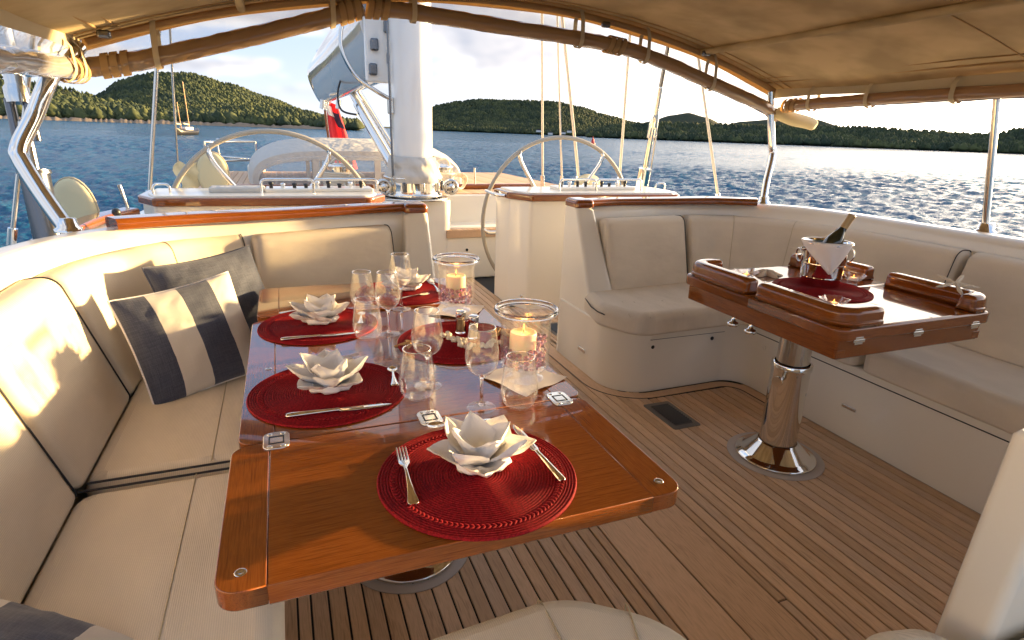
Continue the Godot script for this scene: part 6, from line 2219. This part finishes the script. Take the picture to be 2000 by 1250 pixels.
func make_cocktail_ware():
	var y := TOP2 + 0.0006
	single("placemat", "round red woven placemat under the ice bucket", "placemat", mat_mesh(0.19), M.mat_red, Vector3(2.055, y, -1.69), 0.4, "red placemats")
	var c := Vector3(2.115, y + 0.0054, -1.755)
	var b := thing("ice_bucket", "polished silver ice bucket with ring handles", "ice bucket", c)
	lathe_part(b, "bucket", [[0.0001, 0.0], [0.074, 0.0], [0.076, 0.002], [0.078, 0.030], [0.081, 0.032], [0.0825, 0.036], [0.080, 0.040], [0.084, 0.088], [0.0875, 0.090], [0.089, 0.094], [0.0865, 0.098], [0.095, 0.172], [0.100, 0.177], [0.101, 0.181], [0.098, 0.184], [0.092, 0.181], [0.088, 0.17], [0.072, 0.010], [0.0001, 0.009]], M.chrome, 56)
	for s in [-1.0, 1.0]:
		var d := Vector3(cos(0.35) * s, 0, sin(0.35) * s)
		var e := d.cross(Vector3.UP)
		var p := d * 0.098 + Vector3(0, 0.150, 0)
		var mb := MB.new(); mb.ball(p, Vector3(0.010, 0.010, 0.010), 12, 8); put(mb, "lug", M.chrome, b, true)
		var ring := PackedVector3Array()
		for k in 28:
			var a := TAU * k / 28
			ring.append(p + d * 0.010 + Vector3(0, -0.026, 0) + (e * cos(a) + Vector3.UP * sin(a)) * 0.027 + d * 0.004 * sin(a))
		mb = MB.new(); mb.tube(ring, 0.0038, 8, true); put(mb, "ring_handle", M.chrome, b, true)
	# bottle leaning in the bucket
	var bt := thing("wine_bottle", "dark wine bottle with gold foil leaning in the ice bucket", "bottle", c + Vector3(-0.030, 0.034, -0.022))
	var tilt := Basis(Vector3(0.45, 0, -0.9).normalized(), 0.42)
	var mb2 := MB.new().set_xf(Transform3D(tilt, Vector3.ZERO))
	mb2.lathe([[0.0001, 0.002], [0.034, 0.0], [0.037, 0.004], [0.037, 0.150], [0.035, 0.168], [0.026, 0.192], [0.0165, 0.212], [0.0145, 0.224], [0.0142, 0.232]], 36)
	put(mb2, "glass", M.bottle_glass, bt, true)
	mb2 = MB.new().set_xf(Transform3D(tilt, Vector3.ZERO))
	mb2.lathe([[0.0146, 0.226], [0.0150, 0.228], [0.0146, 0.268], [0.0158, 0.270], [0.0160, 0.284], [0.0150, 0.287], [0.0001, 0.288]], 28)
	put(mb2, "foil", M.bottle_foil, bt, true)
	# cloth hung over the rim
	var cl := thing("bucket_cloth", "white cloth folded over the ice bucket's rim", "cloth", c)
	var rows := []
	var back := []
	for i in 15:
		var v := i / 14.0
		var row := PackedVector3Array()
		var rb := PackedVector3Array()
		for j in 17:
			var u := j / 16.0
			var half := lerpf(1.18, 0.06, pow(v, 0.9))
			var a := 2.45 + (u - 0.5) * 2.0 * half - v * 0.35
			var r := 0.1035 - 0.012 * v + 0.003 * sin(u * 14.0 + v * 3.0)
			var yy := 0.186 - v * 0.125
			row.append(Vector3(cos(a) * r, yy, sin(a) * r))
			rb.append(Vector3(cos(a) * (r - 0.0015), yy, sin(a) * (r - 0.0015)))
		rows.append(row); back.append(rb)
	var mb3 := MB.new(); mb3.grid(rows); mb3.grid(back)
	var lip := [PackedVector3Array(), PackedVector3Array(), PackedVector3Array(), PackedVector3Array()]
	for j in 17:
		var p: Vector3 = rows[0][j]
		lip[0].append(p); lip[1].append(p * Vector3(0.97, 1, 0.97) + Vector3(0, 0.004, 0)); lip[2].append(p * Vector3(0.91, 1, 0.91) + Vector3(0, 0.002, 0)); lip[3].append(p * Vector3(0.86, 1, 0.86) - Vector3(0, 0.035 + 0.01 * sin(j * 0.9), 0))
	mb3.grid(lip)
	put(mb3, "cloth", M.napkin, cl, true)
	tealight(at_y(1625, 606, y), "crystal tealight holder just in front of the bucket's red placemat", 0.3)
	tealight(at_y(1664, 555, y), "crystal tealight holder behind the bucket's ring handle", 0.9)
	tealight(at_y(1456, 548, y), "crystal tealight holder beside the knobbly sea star", 0.1)
	single("sea_star", "pale knobbly sea star lying on the table beside a tealight", "starfish", star_mesh(0.072, 2.4, 0.024, 0.10), M.starfish_white, at_y(1497, 537, y), 0.9)
	# slender stars on the rims
	var s := single("sea_star", "slender white sea star lying over the raised rim near the hinged corner", "starfish", star_mesh(0.078, 7.0, 0.010), M.starfish_white, Vector3(2.415, TOP2 + 0.074, -1.40), 0.35)
	s.rotation = Vector3(0.16, 0.35, 0.36)
	s = single("sea_star", "slender white sea star leaning on the rim behind the ice bucket", "starfish", star_mesh(0.070, 7.0, 0.010), M.starfish_white, Vector3(2.335, TOP2 + 0.072, -2.06), 0.8)
	s.rotation = Vector3(0.22, 0.8, 0.1)

# ---------------------------------------------------------------- pillows and near seats
func pillow(label: String, mt: Material, trim: Material, xf: Transform3D, w: float, h: float, th: float, sd: int, seg := 34):
	var t := thing("pillow", label, "pillow", xf.origin)
	t.transform = xf
	var f := FastNoiseLite.new()
	f.seed = sd; f.frequency = 3.0
	var edge := PackedVector3Array()
	var mb := MB.new()
	var shape := func(u: float, v: float, s: float) -> Vector3:
		var bx := 1.0 - 0.05 * (1.0 - v * v) - 0.0
		var by := 1.0 - 0.07 * (1.0 - u * u)
		var d := pow(maxf(0.0, (1 - u * u) * (1 - v * v)), 0.42)
		var wr := 0.10 * f.get_noise_2d(u * 0.8, v * 0.8) + 0.05 * f.get_noise_2d(u * 2.2 + 7.0, v * 2.2) * (absf(u) + absf(v))
		return Vector3(u * w / 2 * bx, v * h / 2 * by, s * th / 2 * d * (1.0 + wr))
	for s in [1.0, -1.0]:
		var rows := []
		var uvs := []
		for i in seg + 1:
			var v := -1.0 + 2.0 * i / seg
			v = sin(v * PI / 2)
			var row := PackedVector3Array()
			var ru := PackedVector2Array()
			for j in seg + 1:
				var u := -1.0 + 2.0 * j / seg
				u = sin(u * PI / 2)
				row.append(shape.call(u, v, s)); ru.append(Vector2(0.5 + 0.5 * u, 0.5 - 0.5 * v))
			rows.append(row); uvs.append(ru)
		mb.grid(rows, false, uvs, s < 0)
	put(mb, "cover", mt, t, true)
	for k in 4 * 24:
		var q := k / 24
		var a := -1.0 + 2.0 * (k % 24) / 24.0
		var uv: Vector2 = [Vector2(a, -1), Vector2(1, a), Vector2(-a, 1), Vector2(-1, -a)][q]
		edge.append(shape.call(uv.x, uv.y, 0.0))
	mb = MB.new(); mb.tube(edge, 0.0042, 7, true)
	put(mb, "piping", trim, t, true)

func make_soft():
	# normal of each pillow leans back against the corner cushion
	var mk := func(o: Vector3, face: Vector3, up: Vector3) -> Transform3D:
		var z := face.normalized()
		var x := up.cross(z).normalized()
		return Transform3D(Basis(x, z.cross(x), z), o)
	pillow("plain dark blue pillow leaning in the settee corner", M.denim, M.denim, mk.call(Vector3(-0.265, 0.685, -2.42), Vector3(0.50, 0.38, 0.72), Vector3(-0.06, 1.0, 0.0)), 0.42, 0.40, 0.15, 3)
	pillow("blue and white broad-striped pillow in front of the plain blue one", M.denim_stripe, M.napkin, mk.call(Vector3(-0.325, 0.655, -2.13), Vector3(0.42, 0.40, 0.80), Vector3(-0.07, 1.0, 0.05)), 0.385, 0.38, 0.14, 6)
	pillow("blue and white striped pillow lying on the settee beside the stool", M.denim_stripe, M.denim, mk.call(Vector3(-0.51, 0.605, -0.82), Vector3(0.45, 0.85, -0.2), Vector3(0.35, 0.2, -1.0)), 0.46, 0.44, 0.17, 9)
	# the padded stool end at the bottom of the view
	var st := thing("stool", "rounded ribbed cream stool in front of the dining table's stool-end leaf", "stool", Vector3(0.3, 0, -0.45))
	var o := rpoly(v2([-0.12, -0.02, -0.12, -0.70, 0.16, -0.845, 0.47, -0.865, 0.665, -0.72, 0.70, -0.02]), [0.1, 0.16, 0.16, 0.2, 0.2, 0.1], 8)
	var mb := MB.new(); mb.plate(o, 0.36, 0.46, 0.045, 0.02, 6); put(mb, "pad", M.cushion, st)
	for l in [[Vector2(0.42, -0.855), Vector2(0.40, -0.40)], [Vector2(0.585, -0.785), Vector2(0.45, -0.40)]]:
		mb = MB.new(); mb.tube(spline([Vector3(l[0].x, 0.425, l[0].y), Vector3(lerpf(l[0].x, l[1].x, 0.1), 0.4598, lerpf(l[0].y, l[1].y, 0.1)), Vector3(l[1].x, 0.4605, l[1].y)], 5), 0.0016, 5); put(mb, "seam", M.webbing, st)
	mb = MB.new(); mb.plate(rpoly(v2([-0.05, -0.05, -0.05, -0.62, 0.2, -0.74, 0.5, -0.74, 0.60, -0.60, 0.60, -0.05]), 0.08, 5), 0.0, 0.36, 0.0); put(mb, "base", M.gelcoat, st)
	# near right: bench end with its panel
	var bs := thing("bench_end", "pale moulded bench end panel rising behind the rounded cushion end", "panel", Vector3(1.5, 0, -0.62))
	mb = MB.new()
	var rows := []
	for hh in [0.0, 0.36, 0.84, 0.852]:
		var row := PackedVector3Array()
		var xl := lerpf(1.18, 1.255, hh / 0.85)
		var ins := 0.008 if hh > 0.845 else 0.0
		for q in rpoly([Vector2(xl + ins, -0.565 + ins), Vector2(2.0, -0.565 + ins), Vector2(2.0, -0.47 - ins), Vector2(xl + ins, -0.47 - ins)], 0.02, 4): row.append(Vector3(q.x, hh, q.y))
		rows.append(row)
	mb.grid(rows, true); mb.fan(rows[-1])
	put(mb, "panel", M.gelcoat, bs)
	var nb := thing("seat_cushion", "rounded cream cushion end in front of the pale bench panel", "cushion", Vector3(1.2, 0.36, -0.3))
	mb = MB.new(); mb.plate(rpoly(v2([0.86, 0.15, 0.86, -0.50, 1.0, -0.575, 1.13, -0.545, 1.16, -0.46, 1.95, -0.46, 1.95, 0.15]), [0.05, 0.1, 0.12, 0.08, 0.05, 0.05, 0.05], 6), 0.35, 0.46, 0.045, 0.02, 6); put(mb, "pad", M.cushion, nb)
	mb = MB.new(); mb.plate(rpoly(v2([0.95, 0.1, 0.95, -0.44, 1.90, -0.44, 1.90, 0.1]), 0.05, 5), 0.0, 0.35, 0.0); put(mb, "base", M.gelcoat, nb)

func _ready():
	setup_view()
	setup_materials()
	make_sea()
	make_shores()
	make_far_craft()
	make_deck()
	make_settees()
	make_coamings()
	make_aft_deck()
	make_mast()
	make_helm()
	make_canopy()
	make_rigging()
	make_aft_gear()
	make_dining_table()
	make_cocktail_table()
	make_soft()
	make_dining_ware()
	make_cocktail_ware()
